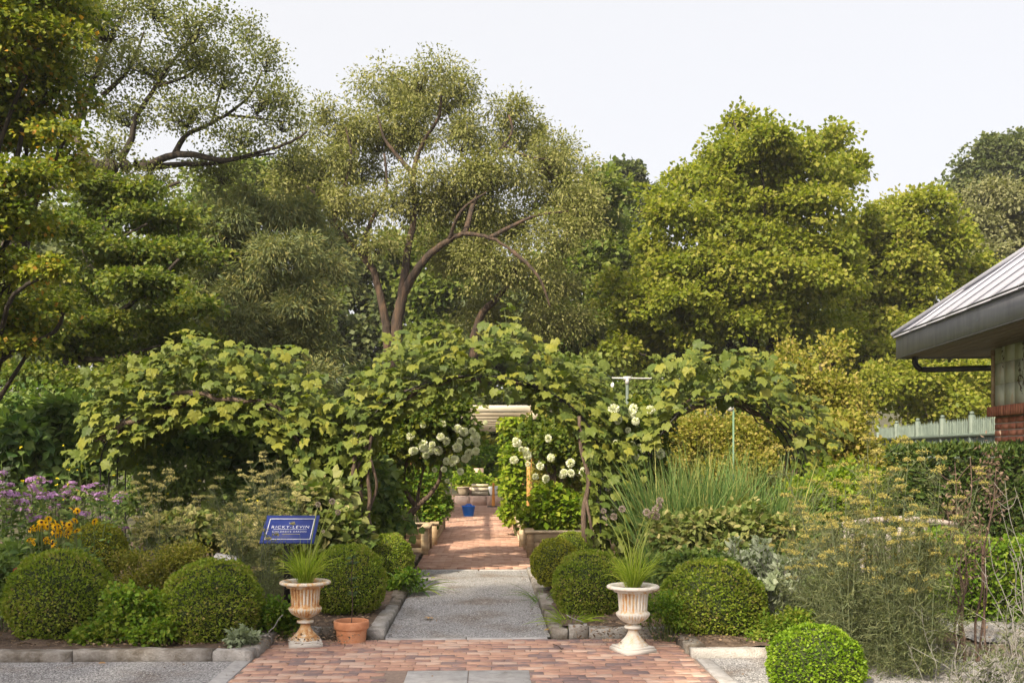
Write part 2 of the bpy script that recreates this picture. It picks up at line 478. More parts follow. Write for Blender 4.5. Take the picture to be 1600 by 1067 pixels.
L = {}
L['beech'] = leaf_mat('leaf_beech', [(.05, .08, .012), (.085, .115, .014), (.125, .15, .018), (.17, .185, .022), ((.22, .2, .025), .92), ((.34, .17, .03), 1.0)])
L['oak'] = leaf_mat('leaf_oak', [(.07, .09, .025), (.11, .125, .04), (.16, .16, .06)], .3)
L['dogwood'] = leaf_mat('leaf_dogwood', [(.045, .075, .015), (.08, .11, .02), (.12, .145, .026), (.17, .165, .035)])
L['juniper'] = leaf_mat('leaf_juniper', [(.085, .115, .06), (.12, .145, .065), (.165, .175, .068), (.22, .2, .07)], .25)
L['willow'] = leaf_mat('leaf_willow', [(.085, .1, .026), (.13, .14, .04), (.175, .175, .058), (.23, .22, .09)], .35)
L['maple'] = leaf_mat('leaf_maple', [(.095, .125, .014), (.14, .165, .018), (.185, .2, .026), (.23, .22, .045)], .48)
L['maple_gold'] = leaf_mat('leaf_maple_gold', [(.1, .13, .014), (.15, .172, .02), (.195, .208, .028), (.24, .225, .05)], .48)
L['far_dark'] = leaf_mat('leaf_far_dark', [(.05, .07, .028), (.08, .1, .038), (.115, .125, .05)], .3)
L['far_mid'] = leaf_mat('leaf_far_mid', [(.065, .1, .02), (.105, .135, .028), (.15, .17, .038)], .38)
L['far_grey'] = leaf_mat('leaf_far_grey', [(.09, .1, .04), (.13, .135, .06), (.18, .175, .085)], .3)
L['box'] = leaf_mat('leaf_box', [(.065, .115, .010), (.11, .165, .015), (.155, .205, .022), (.2, .23, .03), ((.26, .21, .08), 1.0)], .35, .4)
L['box_gold'] = leaf_mat('leaf_box_gold', [(.08, .105, .008), (.14, .16, .012), (.2, .21, .02), (.26, .22, .04)], .3, .38)
L['box_bright'] = leaf_mat('leaf_box_bright', [(.05, .1, .006), (.09, .16, .009), (.14, .22, .014), (.2, .26, .03)], .35, .35)
L['yew'] = leaf_mat('leaf_yew', [(.014, .03, .007), (.026, .05, .011), (.045, .07, .014), (.08, .09, .018)], .12, .4)
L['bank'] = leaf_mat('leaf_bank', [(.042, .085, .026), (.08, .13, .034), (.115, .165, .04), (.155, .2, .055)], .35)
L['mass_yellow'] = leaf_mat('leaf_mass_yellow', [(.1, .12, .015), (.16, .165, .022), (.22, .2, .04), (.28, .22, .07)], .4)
L['fresh'] = leaf_mat('leaf_fresh', [(.06, .11, .008), (.12, .19, .012), (.19, .25, .02), (.26, .28, .04)], .4)
L['bright'] = leaf_mat('leaf_bright', [(.04, .09, .008), (.075, .14, .012), (.12, .19, .018), (.18, .2, .03)], .38)
L['hydrangea'] = leaf_mat('leaf_hydrangea', [(.04, .07, .01), (.08, .11, .015), (.14, .15, .02)], .38)
L['variegated'] = leaf_mat('leaf_variegated', [(.055, .09, .02), (.105, .135, .034), (.17, .175, .06), (.27, .24, .11)], .3)
L['silver'] = leaf_mat('leaf_silver', [(.12, .15, .08), (.18, .215, .135), (.27, .3, .22)], .2, .8)
L['grey_feather'] = leaf_mat('leaf_grey_feather', [(.05, .065, .03), (.075, .09, .045), (.11, .12, .065)], .25, .7)
L['fennel'] = leaf_mat('leaf_fennel', [(.105, .135, .07), (.15, .175, .09), (.2, .21, .105)], .45)
L['umbel'] = leaf_mat('umbel_ochre', [(.2, .175, .06), (.28, .24, .075), (.35, .3, .09)], .3)
L['umbel_pale'] = leaf_mat('umbel_pale', [(.28, .25, .11), (.4, .36, .16), (.5, .44, .2)], .3)
L['grass'] = leaf_mat('leaf_grass', [(.05, .105, .03), (.09, .155, .045), (.14, .2, .065), ((.3, .28, .1), 1.0)], .35)
L['chive'] = leaf_mat('leaf_chive', [(.1, .16, .012), (.18, .25, .02), (.3, .34, .06)], .4)
L['grape'] = leaf_mat('leaf_grape', [(.06, .09, .022), (.095, .125, .026), (.13, .155, .03), (.165, .18, .032), ((.2, .2, .03), 1.0)], .3, .5, by_object=True)
L['grape_mass'] = leaf_mat('leaf_grape_mass', [(.05, .078, .018), (.08, .11, .022), (.115, .14, .026), (.15, .165, .03)], .35, .5)
L['purple'] = leaf_mat('petal_purple', [(.27, .13, .35), (.39, .2, .47), (.54, .35, .59)], .3, .7)
L['yellow'] = leaf_mat('petal_yellow', [(.7, .36, .008), (.78, .46, .010), (.82, .56, .02)], .3, .6)
L['cone'] = leaf_mat('flower_cone', [(.03, .015, .01), (.06, .03, .015)], .0, .8)
L['white'] = leaf_mat('petal_white', [(.6, .61, .5), (.7, .7, .64), (.76, .76, .73)], .3, .7)
L['seed'] = leaf_mat('seed_head', [(.22, .17, .15), (.32, .26, .22), (.42, .37, .3)], .1, .8)
L['red'] = leaf_mat('petal_red', [(.3, .01, .04), (.45, .02, .08)], .2, .6)
L['dry'] = leaf_mat('leaf_dry', [(.3, .18, .09), (.42, .27, .13), (.45, .22, .06)], .2, .8)


# ------------------------------------------------------------------ vegetation builders
def sub_points(ells, n, shell=.6, back=.45, low=.55):
    """n points in the outer shell of a set of ellipsoids (rows cx cy cz rx ry rz) with their outward directions"""
    E = np.asarray(ells, float)
    wgt = E[:, 3] * E[:, 5] + E[:, 3] * E[:, 4] * .4
    idx = rng.choice(len(E), size=int(n), p=wgt / wgt.sum())
    u = rand_dirs(int(n))
    u[:, 1] = np.where((u[:, 1] > .1) & (rng.random(len(u)) > back), -u[:, 1], u[:, 1])
    u[:, 2] = np.where((u[:, 2] < -.2) & (rng.random(len(u)) > low), -u[:, 2], u[:, 2])
    r = shell + (1 - shell) * rng.random(len(u))
    r = np.where(rng.random(len(u)) < .2, r * (1 + .45 * rng.random(len(u)) ** 1.6), r)
    r = np.where(rng.random(len(u)) < .12, r * .6, r)
    return E[idx, :3] + u * E[idx, 3:] * r[:, None], u, idx


def leaf_cloud(mb, ells, nsub, nleaf, rs, size, tp, flat=.6, droop=.25, up=.7, wid=1.0, shell=.6, back=.45, low=.55, hue=.5, spread=.22, out=.6, zoff=0.0, jit=.55):
    C, U, idx = sub_points(ells, nsub, shell, back, low)
    rsub = rs * (.55 + .8 * rng.random(len(C)))
    hs = hue + rng.normal(size=len(C)) * spread * .6
    i = np.repeat(np.arange(len(C)), nleaf)
    d = rand_dirs(len(i)); rr = rng.random(len(i)) ** .45
    off = d * (rsub[i] * rr)[:, None]; off[:, 2] *= flat
    P = C[i] + off
    P[:, 2] -= zoff * (np.linalg.norm(off[:, :2], axis=1) ** 2) / rs
    T = d * out + U[i] * .4 + rng.normal(size=P.shape) * .45 + np.array([0, 0, -droop])
    N = np.array([0, -.15, up]) + U[i] * .35 + rng.normal(size=P.shape) * jit
    S = size * (.65 + .6 * rng.random(len(P)))
    var = np.clip(hs[i] + rng.normal(size=len(P)) * spread, .02, .99)
    mb.leaves(P, T, N, S, tp, var, wid)
    return C


def fract(E, k=4, f=(.38, .62), keep=.78):
    """break smooth ellipsoids into a core and several smaller lobes of uneven size pushed out through its surface"""
    out = []
    for e in np.asarray(E, float):
        c = e.copy(); c[3:] *= keep; out.append(c)
        for j in range(k):
            u = rand_dirs(1)[0]; u[1] = -abs(u[1]) if rng.random() < .65 else u[1]
            if u[2] < -.3: u[2] *= -.5
            g = rng.uniform(*f)
            out.append([*(e[:3] + u * e[3:] * rng.uniform(.65, 1.0)), *(e[3:] * g * [rng.uniform(.75, 1.25), 1, rng.uniform(.75, 1.25)])])
    return np.array(out)


def limb_path(A, B, n=6, sag=.0, wob=.06):
    A = np.asarray(A, float); B = np.asarray(B, float)
    t = np.linspace(0, 1, n)[:, None]
    P = A + (B - A) * t
    L_ = np.linalg.norm(B - A)
    P[1:-1] += rng.normal(size=(n - 2, 3)) * wob * L_ * .5
    P[:, 2] += sag * L_ * np.sin(t[:, 0] * math.pi)
    return P


def smooth_path(P, k=4):
    P = np.asarray(P, float); m = len(P)
    out = []
    for i in range(m - 1):
        p0 = P[max(i - 1, 0)]; p1 = P[i]; p2 = P[i + 1]; p3 = P[min(i + 2, m - 1)]
        for t in np.arange(k) / k:
            out.append(.5 * ((2 * p1) + (-p0 + p2) * t + (2 * p0 - 5 * p1 + 4 * p2 - p3) * t * t + (-p0 + 3 * p1 - 3 * p2 + p3) * t ** 3))
    out.append(P[-1])
    return np.array(out)


def pxe(rows, Y, depth=1.0):
    """ellipsoids from photo outlines: (px, py, rx, rz[, dy, ry]) at distance Y"""
    out = []
    for r in rows:
        dy = r[4] if len(r) > 4 else rng.uniform(-1, 1) * depth
        y = Y + dy
        c = W(r[0], r[1], y)
        rx, rz = r[2] / FPX * y, r[3] / FPX * y
        out.append([*c, rx, (r[5] if len(r) > 5 else max(rx, rz) * .85), rz])
    return np.array(out)


def build_tree(name, label, base, ells, leafmat, leaf, trunk_r=.2, fork_z=2.5, barkmat=None, limbs=None, twigs=True, group=None, twig_r=.02, cat='tree', shell_twigs=1.0, lobes=4):
    barkmat = barkmat or M['bark']
    t = thing(name, label, cat, base, 0, group)
    base = np.array(base, float)
    mb = MB()
    C = leaf_cloud(mb, fract(ells, lobes) if lobes else ells, **leaf)
    mb.obj('crown', leafmat, t, kind='stuff')
    tr = MB()
    E = np.asarray(ells)
    if limbs is None:
        top = np.array([E[:, 0].mean(), E[:, 1].mean(), E[:, 2].max()])
        fork = base + np.array([0, 0, fork_z]) + (top - base) * np.array([.25, .25, 0])
        P = smooth_path([base - [0, 0, .1], (base + fork) / 2 + rng.normal(size=3) * [.1, .1, 0], fork], 4)
        tr.tube(P, np.linspace(trunk_r, trunk_r * .7, len(P)), 9)
        tp_ = smooth_path(limb_path(fork, top * [1, 1, .97], 5, 0, .06), 3)
        tr.tube(tp_, np.linspace(trunk_r * .7, .03, len(tp_)), 7)
        for e in E:
            k = rng.integers(0, max(2, int(len(tp_) * .6)))
            src = tp_[k] if tp_[k][2] < e[2] + .5 else fork
            q = smooth_path(limb_path(src, e[:3] + [0, 0, -.2 * e[5]], 5, .05, .08), 3)
            tr.tube(q, np.linspace(trunk_r * .38, .025, len(q)), 5)
    else:
        for pts, r0, r1 in limbs:
            q = smooth_path(pts, 5)
            q[1:-1] += rng.normal(size=(len(q) - 2, 3)) * r0 * .06
            tr.tube(q, r0 + (r1 - r0) * np.linspace(0, 1, len(q)) ** .8, 8)
    tr.obj('trunk', barkmat, t, smooth=True)
    if twigs:
        tw = MB()
        cen = E[:, :3]
        n = int(min(len(C), 260) * shell_twigs)
        for c in C[rng.permutation(len(C))[:n]]:
            e = E[np.argmin(((cen - c) ** 2).sum(1))]
            a = e[:3] + [0, 0, -.3 * e[5]]
            tw.tube(limb_path(a, c, 4, .06, .1), np.linspace(twig_r, twig_r * .3, 4), 3, cap=False)
        tw.obj('twigs', barkmat, t, kind='stuff')
    return t


def shrub(name, label, ells, leafmat, leaf, group=None, cat='shrub', lobes=3, stems=8, stemmat=None, stem_r=.012, core=0.0):
    E = np.asarray(ells)
    base = np.array([E[:, 0].mean(), E[:, 1].mean(), 0.0])
    t = thing(name, label, cat, base, 0, group)
    mb = MB(); C = leaf_cloud(mb, fract(E, lobes, (.35, .6), .85) if lobes else E, **leaf)
    mb.obj('foliage', leafmat, t, kind='stuff')
    if stems:
        st = MB()
        for c in C[rng.permutation(len(C))[:stems]]:
            b = np.array([base[0] + (c[0] - base[0]) * .4, base[1] + (c[1] - base[1]) * .4, 0])
            st.tube(limb_path(b, c, 5, .03, .07), np.linspace(stem_r, stem_r * .35, 5), 4, cap=False)
        st.obj('stems', stemmat or M['stem_brown'], t, kind='stuff')
    return t


# ------------------------------------------------------------------ the setting
TH = R(1.52)                                   # the walk runs a little to the left of straight ahead
AX, AY = np.array([math.cos(TH), math.sin(TH), 0]), np.array([-math.sin(TH), math.cos(TH), 0])


def S(u, v, z=0.0):
    """site point: u across the walk, v along it"""
    return AX * u + AY * v + np.array([0, 0, z])


def sheet(name, u0, u1, v0, v1, z, mat, label, nx=1, ny=1, noise=0.0):
    mb = MB()
    uu = np.linspace(u0, u1, nx + 1); vv = np.linspace(v0, v1, ny + 1)
    V = np.array([S(u, v, z + (rng.normal() * noise if noise else 0)) for v in vv for u in uu])
    F = [[j * (nx + 1) + i, j * (nx + 1) + i + 1, (j + 1) * (nx + 1) + i + 1, (j + 1) * (nx + 1) + i] for j in range(ny) for i in range(nx)]
    mb.add(V, [np.array(F)])
    o = mb.obj(name, mat, smooth=True)
    return tag(o, label, None, None, 'structure')


hz_ = MB(); hz_.box((0, 117, 12), (258, 179, 13.2))
M['air'] = bpy.data.materials.new('air'); M['air'].use_nodes = True
_n = M['air'].node_tree; _n.nodes.clear()
_o = _n.nodes.new('ShaderNodeOutputMaterial'); _v = _n.nodes.new('ShaderNodeVolumePrincipled')
_v.inputs['Color'].default_value = (.95, .96, 1, 1); _v.inputs['Density'].default_value = .0005; _v.inputs['Anisotropy'].default_value = .2
_n.links.new(_v.outputs[0], _o.inputs['Volume'])
tag(hz_.obj('haze', M['air']), 'thin summer haze softening the trees behind the garden', 'haze', kind='stuff')
# walk edges in site coordinates (u): left -0.9 .. right 0.59 ; plaza -1.86 .. 1.7
WL, WR = -0.9, 0.59
PL, PR = -1.86, 1.70
gm = MB()
N = 60
xs = np.linspace(-1, 1, N); xs = np.sign(xs) * np.abs(xs) ** 3 * 255
ys = np.concatenate([np.linspace(-60, 44, 30), 44 + np.linspace(0, 1, 30)[1:] ** 2 * 250])
X, Yg = np.meshgrid(xs, ys)
Z = -.02 + 0 * X
V = np.stack([X, Yg, Z], -1).reshape(-1, 3)
F = [[j * N + i, j * N + i + 1, (j + 1) * N + i + 1, (j + 1) * N + i] for j in range(len(ys) - 1) for i in range(N - 1)]
gm.add(V, [np.array(F)])
tag(gm.obj('ground', M['ground']), 'dark leaf-littered earth under the garden and the trees', kind='structure')
hm = MB()
xs = np.linspace(-220, 220, 45); ys = np.linspace(0, 1, 14)
hv = []
for q in ys:
    for x in xs:
        y = 46 + q * 160
        hv.append((x, y, -.05 + 14 * (1 - math.cos(q * math.pi)) * .5 + rng.normal() * .4 * q))
hm.add(hv, [np.array([[j * 45 + i, j * 45 + i + 1, (j + 1) * 45 + i + 1, (j + 1) * 45 + i] for j in range(13) for i in range(44)])])
tag(hm.obj('hill', M['ground'], smooth=True), 'wooded hillside rising behind the garden', kind='structure')

sheet('gravel_path', WL + .0, WR, 9.22, 14.55, 0.012, M['gravel'], 'grey gravel walk between the granite kerbs', 8, 30, .003)
sheet('gravel_yard', -9, PL - .13, 3, 8.22, 0.008, M['gravel'], 'grey gravel in front of the planted kerb', 10, 10, .002)
sheet('gravel_yard', PR + .10, 9, 3, 8.25, 0.008, M['gravel'], 'grey gravel before the bed of fennel', 10, 10, .002)
sheet('planting_bed', -9, PL - .06, 8.35, 19, 0.07, M['soil'], 'brown soil of the bed with the blue sign', 30, 30, .012)
sheet('planting_bed', PL - .06, WL - .12, 9.36, 19, 0.07, M['soil'], 'brown soil of the bed behind the rusty urn', 6, 30, .008)
sheet('planting_bed', PR + .05, 9.5, 8.38, 19, 0.07, M['soil'], 'brown soil of the bed with the tall grass', 30, 30, .012)
sheet('planting_bed', WR + .12, PR + .05, 9.4, 19, 0.07, M['soil'], 'brown soil of the bed behind the white urn', 6, 30, .008)
sheet('gravel_path', 4.1, 5.6, 8.4, 14, 0.10, M['gravel'], 'pale gravel side path behind the fennel', 6, 6, .003)
sheet('gravel_path', -9, -4.6, 8.5, 10.6, 0.10, M['gravel'], 'pale gravel side path behind the boxwood', 6, 6, .003)

# loose pebbles, nobody could count them
pb = MB()
OCT = np.array([(1, .2, -.3), (-.6, .9, -.3), (-.5, -.9, -.3), (.1, 0, .8)], float)
OF = np.array([[0, 1, 3], [1, 2, 3], [2, 0, 3]])
def pebbles(n, u0, u1, v0, v1, z):
    u = rng.uniform(u0, u1, n); v = rng.uniform(v0, v1, n)
    P = AX * u[:, None] + AY * v[:, None] + np.array([0, 0, z])
    sz = rng.uniform(.003, .0075, n)
    V = P[:, None] + (OCT[None] * (1 + .35 * rng.normal(size=(n, 4, 1)))) * sz[:, None, None] * np.array([1, 1, .7])
    pb.add(V.reshape(-1, 3), [(OF[None] + (np.arange(n) * 4)[:, None, None]).reshape(-1, 3)], np.repeat(rng.random(n), 4))
pebbles(9000, WL, WR, 9.25, 12.5, .012)
pebbles(6500, -4.3, PL - .15, 7.2, 8.2, .008)
pebbles(5500, PR + .15, 4.3, 7.2, 8.2, .008)
tag(pb.obj('gravel', M['pebble']), 'loose grey pebbles strewn over the gravel', 'gravel', kind='stuff')

# brick plaza: sand bed and single bricks
plaza = sheet('brick_plaza', PL, PR, 3, 9.12, 0.004, M['joint_sand'], 'red brick paving with two urns standing on it')
bm_ = MB(); bm_.box((0, 0, 0), (.098, .0465, .03), bev=.004)
BR = [bm_.mesh('brick', M['brick_paver'])]
for k in range(3):
    b2 = MB(); b2.box((0, 0, 0), (.098, .0465, .03), bev=.005, jit=.0012); BR.append(b2.mesh('brick', M['brick_paver']))
SL0, SL1, SLV = -0.585, 0.335, 7.80           # the two pale slabs let into the bricks
cells = []
v = 9.07
row = 0
while v > 6.9:
    u = PL + .02 + (row % 2) * .1 + rng.normal() * .012
    while u < PR + .02:
        if not (SL0 - .11 < u + .1 < SL1 + .11 and v < SLV + .05):
            w_ = min(u + .098, PR - .02) - max(u - .098, PL)
            if w_ > .07:
                cells.append((max(u - .098, PL) + w_ / 2, v, w_ / .196))
        u += .2 + rng.normal() * .0015
    row += 1
    v -= .0975
cells.sort(key=lambda c: c[1])
rest = MB()
vis = [c for c in cells if abs((c[0]) / c[1]) < .6 and c[1] > 7.35]
for i, (u, v, sc_) in enumerate(vis):
    p = S(u, v, -.018 + rng.normal() * .0016)
    if i < 300:
        o = instance('brick', BR[i % 4], plaza, p, (rng.normal() * .008, rng.normal() * .008, TH + rng.normal() * .008), (sc_, 1, 1))
    else:
        rest.box(p, (.098 * sc_, .0465, .03), TH + rng.normal() * .008, .005, .001, rng.random())
for (u, v, sc_) in cells:
    if v <= 7.35: rest.box(S(u, v, -.018), (.098 * sc_, .0465, .03), TH, .005, 0, rng.random())
M['brick_rest'] = noise_mat('brick_rest', [(.19, .135, .13), (.31, .185, .15), (.37, .215, .16), (.42, .255, .185), (.44, .31, .25)], 5, .85, .35, 90, use_var=.5, bdist=.004, detail=8)
rest.obj('bricks', M['brick_rest'], plaza, kind='stuff')
for u0, u1 in ((SL0, -.127), (-.121, SL1)):
    b = MB(); b.box(S((u0 + u1) / 2, SLV - .45, -.03), ((u1 - u0) / 2, .45, .045), TH, .004)
    b.obj('slab', M['granite_flush'], plaza)

# far brick walk, many bricks as one relief
walk = sheet('brick_walk', -1.0, .72, 14.72, 34, 0.006, M['joint_sand'], 'sunlit brick walk running under the pergola')
wb = MB()
row = 0; v = 14.78
while v < 33.5:
    u = -1.0 + .1 + (row % 2) * .1
    while u < .72:
        V_ = S(u, v, .016 + rng.normal() * .002)
        wb.box(V_, (.0965, .0465, .02), TH, .004, 0, rng.random())
        u += .2
    v += .0985; row += 1
wb.obj('bricks', M['brick_far'], walk, kind='stuff')

# flush granite strips
def strip(label, pts, name='granite_strip'):
    t = tag(bpy.data.objects.new(name, None), label, None, None, 'structure')
    COL.objects.link(t); ORG[t] = np.zeros(3)
    for (u, v, hu, hv) in pts:
        b = MB(); b.box(S(u, v, -.03), (hu, hv, .046), TH, .006, .002); b.obj('stone', M['granite_flush'], t)
    return t
strip('pale granite strip where gravel walk meets the brick plaza', [(-.53, 9.17, .36, .045), (.2, 9.17, .36, .045)])
strip('pale granite strip where gravel walk meets the far bricks', [(-.5, 14.64, .4, .06), (.28, 14.64, .36, .06)])
strip('pale granite strip edging the brick plaza by the kerb corner', [(PL - .07, 7.55, .065, .66), (PL - .07, 6.2, .065, .66)])
strip('pale granite strip edging the bricks near the white urn', [(PR + .06, 7.55, .06, .66), (PR + .06, 6.2, .06, .66)])

# raised granite kerbs, stone by stone
def kerb(label, a, b, cuts, w=.075, h=.088):
    t = tag(bpy.data.objects.new('granite_kerb', None), label, None, None, 'structure')
    COL.objects.link(t); ORG[t] = np.zeros(3)
    a = np.array(a, float); b = np.array(b, float)
    d = b - a; ln = np.linalg.norm(d); ang = math.atan2(d[1], d[0])
    for c0, c1 in zip(cuts[:-1], cuts[1:]):
        p = a + d * (c0 + c1) / 2
        n = max(4, int((c1 - c0) * ln / .12))
        hl = (c1 - c0) * ln / 2 - .006
        mb = MB()
        sec = np.array([(-w, -.08), (w, -.08), (w, h - .014), (w - .012, h), (-w + .012, h), (-w, h - .014)])
        t_ = np.linspace(-hl, hl, n + 1)
        V = np.array([[x, y + rng.normal() * .006, z + (rng.normal() * .006 if z > 0 else 0)] for x in t_ for y, z in sec])
        F = [[i * 6 + j, i * 6 + (j + 1) % 6, (i + 1) * 6 + (j + 1) % 6, (i + 1) * 6 + j] for i in range(n) for j in range(6)]
        mb.add(V, [np.array(F), np.array([[5, 4, 3, 2, 1, 0], [n * 6 + j for j in range(6)]])])
        me = mb.mesh('stone', M['granite'])
        instance('stone', me, t, S(p[0], p[1], rng.normal() * .006), (rng.normal() * .008, rng.normal() * .004, TH + ang + rng.normal() * .006))
    return t
kerb('granite kerb under the pair of boxwood balls and ground cover', (-8.2, 8.31), (PL + .0, 8.31), [0, .2, .4, .6, .775, .95, 1.0])
kerb('short granite kerb beside the rusty urn', (PL - .06, 8.40), (PL - .06, 9.30), [0, .55, 1])
kerb('granite kerb behind the rusty urn and the terracotta pot', (PL + .03, 9.34), (WL - .17, 9.34), [0, .45, 1])
kerb('granite kerb along the gravel walk below the shaded boxwood', (WL - .085, 9.28), (WL - .085, 14.5), [0, .3, .55, .8, 1], h=.07)
kerb('granite kerb along the gravel walk below the golden boxwood', (WR + .085, 9.28), (WR + .085, 14.5), [0, .3, .55, .8, 1], h=.07)
kerb('granite kerb behind the white urn', (WR + .17, 9.36), (PR - .03, 9.36), [0, .2, 1])
kerb('short granite kerb beside the white urn', (PR + .05, 8.42), (PR + .05, 9.36), [0, .6, 1])
kerb('granite kerb behind the bright boxwood mound', (PR - .02, 8.34), (8.6, 8.34), [0, .14, .3, .5, .75, 1])

# ------------------------------------------------------------------ pavilion with zinc roof
bo = np.array([5.25, 14.0, 0]); BA = math.atan2(-.33, 4.15)   # eave runs towards the viewer
bx_ = np.array([math.cos(BA), math.sin(BA), 0]); by_ = np.array([-math.sin(BA), math.cos(BA), 0])
# local frame: p to the right of the eave (into the building), q along the eave towards the viewer
def Bp(p, q, z): return bo + bx_ * p - by_ * q + np.array([0, 0, z])
hut = thing('pavilion', 'garden pavilion with pale metal hip roof over brick and painted tile wall', 'building', bo)
ZF0, ZF1 = 2.96, 3.27
fb = MB()
fb.add([Bp(0, 0, ZF0), Bp(0, 9, ZF0), Bp(0, 9, ZF1), Bp(0, 0, ZF1), Bp(.03, .03, ZF0), Bp(.03, 9, ZF0), Bp(.03, 9, ZF1), Bp(.03, .03, ZF1)],
       [np.array([[0, 3, 2, 1], [4, 5, 6, 7], [0, 1, 5, 4], [3, 7, 6, 2], [0, 4, 7, 3]])])
fb.add([Bp(0, 0, ZF0), Bp(9, 0, ZF0), Bp(9, 0, ZF1), Bp(0, 0, ZF1)], [np.array([[0, 1, 2, 3]])])
fb.obj('fascia', M['fascia'], hut)
eb = MB(); eb.tube([Bp(-.015, -.02, ZF1 + .012), Bp(-.015, 9, ZF1 + .012)], .016, 6); eb.tube([Bp(-.012, 0, ZF0 - .004), Bp(-.012, 9, ZF0 - .004)], .010, 5)
eb.obj('drip_edge', M['fascia_dark'], hut)
SLP = .73
def roofp(p, q, dz=0.0): return Bp(p, q, ZF1 + .02 + SLP * p + dz)
# standing-seam panels of the slope facing the walk: each panel cut at the hip
q = .0; sw = .685
def roof_panel(q0, q1):
    mb = MB()
    P4 = [roofp(-.03, q0), roofp(-.03, q1), roofp(min(q1, 4.5), q1), roofp(min(q0, 4.5), q0)]
    D4 = [p - np.array([0, 0, .02]) for p in P4]
    if q0 < .01: P4[0] = roofp(-.03, -.03); D4[0] = P4[0] - np.array([0, 0, .02])
    mb.add(P4 + D4, [np.array([[0, 3, 2, 1], [4, 5, 6, 7], [0, 1, 5, 4], [1, 2, 6, 5], [2, 3, 7, 6]])])
    mb.obj('roof_panel', M['zinc_roof'], hut)
    sb = MB()
    a, b_ = roofp(-.03, q1), roofp(min(q1, 4.5), q1)
    sb.tube([a + [0, 0, .02], b_ + [0, 0, .02]], .013, 4)
    sb.obj('roof_seam', M['zinc_roof'], hut)
for k in range(13):
    roof_panel(k * sw, (k + 1) * sw - .004)
hb = MB(); hb.tube([roofp(-.04, -.04, .03), roofp(4.5, 4.5, .03)], .035, 6); hb.obj('hip_cap', M['zinc_roof'], hut)
ob = MB()
ob.add([roofp(-.03, -.03), roofp(4.5, 4.5), Bp(9, 0, ZF1 + .02)], [np.array([[0, 1, 2]])]); ob.obj('roof_back', M['zinc_roof'], hut)
# soffit boards running along the eave
for k in range(9):
    mb = MB(); p0 = .04 + k * .125
    mb.add([Bp(p0, .04, ZF0 + .02), Bp(p0, 9, ZF0 + .02), Bp(p0 + .117, 9, ZF0 + .02), Bp(p0 + .117, .04, ZF0 + .02),
            Bp(p0, .04, ZF0 + .05), Bp(p0, 9, ZF0 + .05), Bp(p0 + .117, 9, ZF0 + .05), Bp(p0 + .117, .04, ZF0 + .05)],
           [np.array([[0, 1, 2, 3], [7, 6, 5, 4], [0, 4, 5, 1], [3, 2, 6, 7], [0, 3, 7, 4]])])
    mb.obj('soffit_board', M['soffit'], hut)
sb = MB(); sb.add([Bp(0, 0, ZF0 + .06), Bp(0, 9, ZF0 + .06), Bp(9, 9, ZF0 + .06), Bp(9, 0, ZF0 + .06)], [np.array([[0, 1, 2, 3]])]); sb.obj('soffit_lining', M['fascia_dark'], hut)
for k in range(6):
    mb = MB(); q0 = .04 + k * .17
    mb.add([Bp(1.17, q0, ZF0 + .02), Bp(6, q0, ZF0 + .02), Bp(6, q0 + .16, ZF0 + .02), Bp(1.17, q0 + .16, ZF0 + .02)], [np.array([[0, 1, 2, 3]])])
    mb.obj('soffit_board', M['soffit'], hut)
# wall: corner at p=.95, q=1.2
WP, WQ = 0.86, 1.13
ZB = 2.24
wl = MB()
wl.box(Bp(WP + 2.0, WQ + 3.5, ZB / 2), (1.98, 3.48, ZB / 2), BA)
wl.box(Bp(WP + 2.0, WQ + 3.5, (ZB + ZF0 + .03) / 2 + .005), (1.97, 3.47, (ZF0 + .03 - ZB) / 2), BA)
wl.obj('wall', M['mortar'], hut)
bmsh = MB(); bmsh.box((0, 0, 0), (.02, .098, .033), 0, 0); wbm = bmsh.mesh('brick', M['wall_brick'])
for r_ in range(8):
    z = ZB - .16 - r_ * .08
    off = (r_ % 2) * .105
    for k in range(14):
        instance('brick', wbm, hut, Bp(WP + .034, WQ + .11 + k * .21 - off + (.0 if off == 0 else .105), z), (0, 0, BA), (1, 1, 1))
rl = MB(); rl.box((0, 0, 0), (.06, .032, .06), 0, .004); rlm = rl.mesh('brick', M['wall_brick'])
for k in range(40):
    instance('brick', rlm, hut, Bp(WP - .015, WQ + .02 + k * .072, ZB - .05), (0, 0, BA))
tl = MB(); tl.box((0, 0, 0), (.012, .148, .128), 0, 0); tlm = tl.mesh('tile', M['mural_tile'])
for r_ in range(3):
    for k in range(9):
        o = instance('tile', tlm, hut, Bp(WP + .024, WQ + .17 + k * .30, ZB + .15 + r_ * .262), (0, 0, BA))
cb = MB(); cb.box(Bp(WP + .005, WQ - .01, (ZB + ZF0) / 2 + .01), (.02, .02, (ZF0 - ZB) / 2 - .01), BA); cb.obj('corner_trim', M['raw_wood'], hut)
# painted sprigs on the tiles: flat print
pr = MB()
for k in range(16):
    q = WQ + .12 + rng.random() * 1.6; z0 = ZB + .06 + rng.random() * .5
    P0 = Bp(WP + .009, q, z0)
    for s_ in range(9):
        c = P0 + np.array([0, 0, .03 * s_]) - by_ * (.02 * math.sin(s_ * .8 + k))
        a_ = rng.uniform(0, 6.28)
        pr.leaves(c[None] , (by_ * math.cos(a_) + np.array([0, 0, math.sin(a_)]))[None], (-bx_)[None], [rng.uniform(.03, .07)], DIAMOND, .5)
pr.obj('painted_sprigs', M['tile_print'], hut, kind='stuff')
gp = MB()
g0 = Bp(.22, .12, ZF0 + .02)
gp.tube(smooth_path([g0, g0 + [0, 0, -.09], g0 + bx_ * .05 + [0, 0, -.155], g0 + bx_ * .16 + [0, 0, -.175], Bp(WP + .1, .75, ZF0 - .19), Bp(WP + .6, 1.0, ZF0 - .2)], 5), .038, 10)
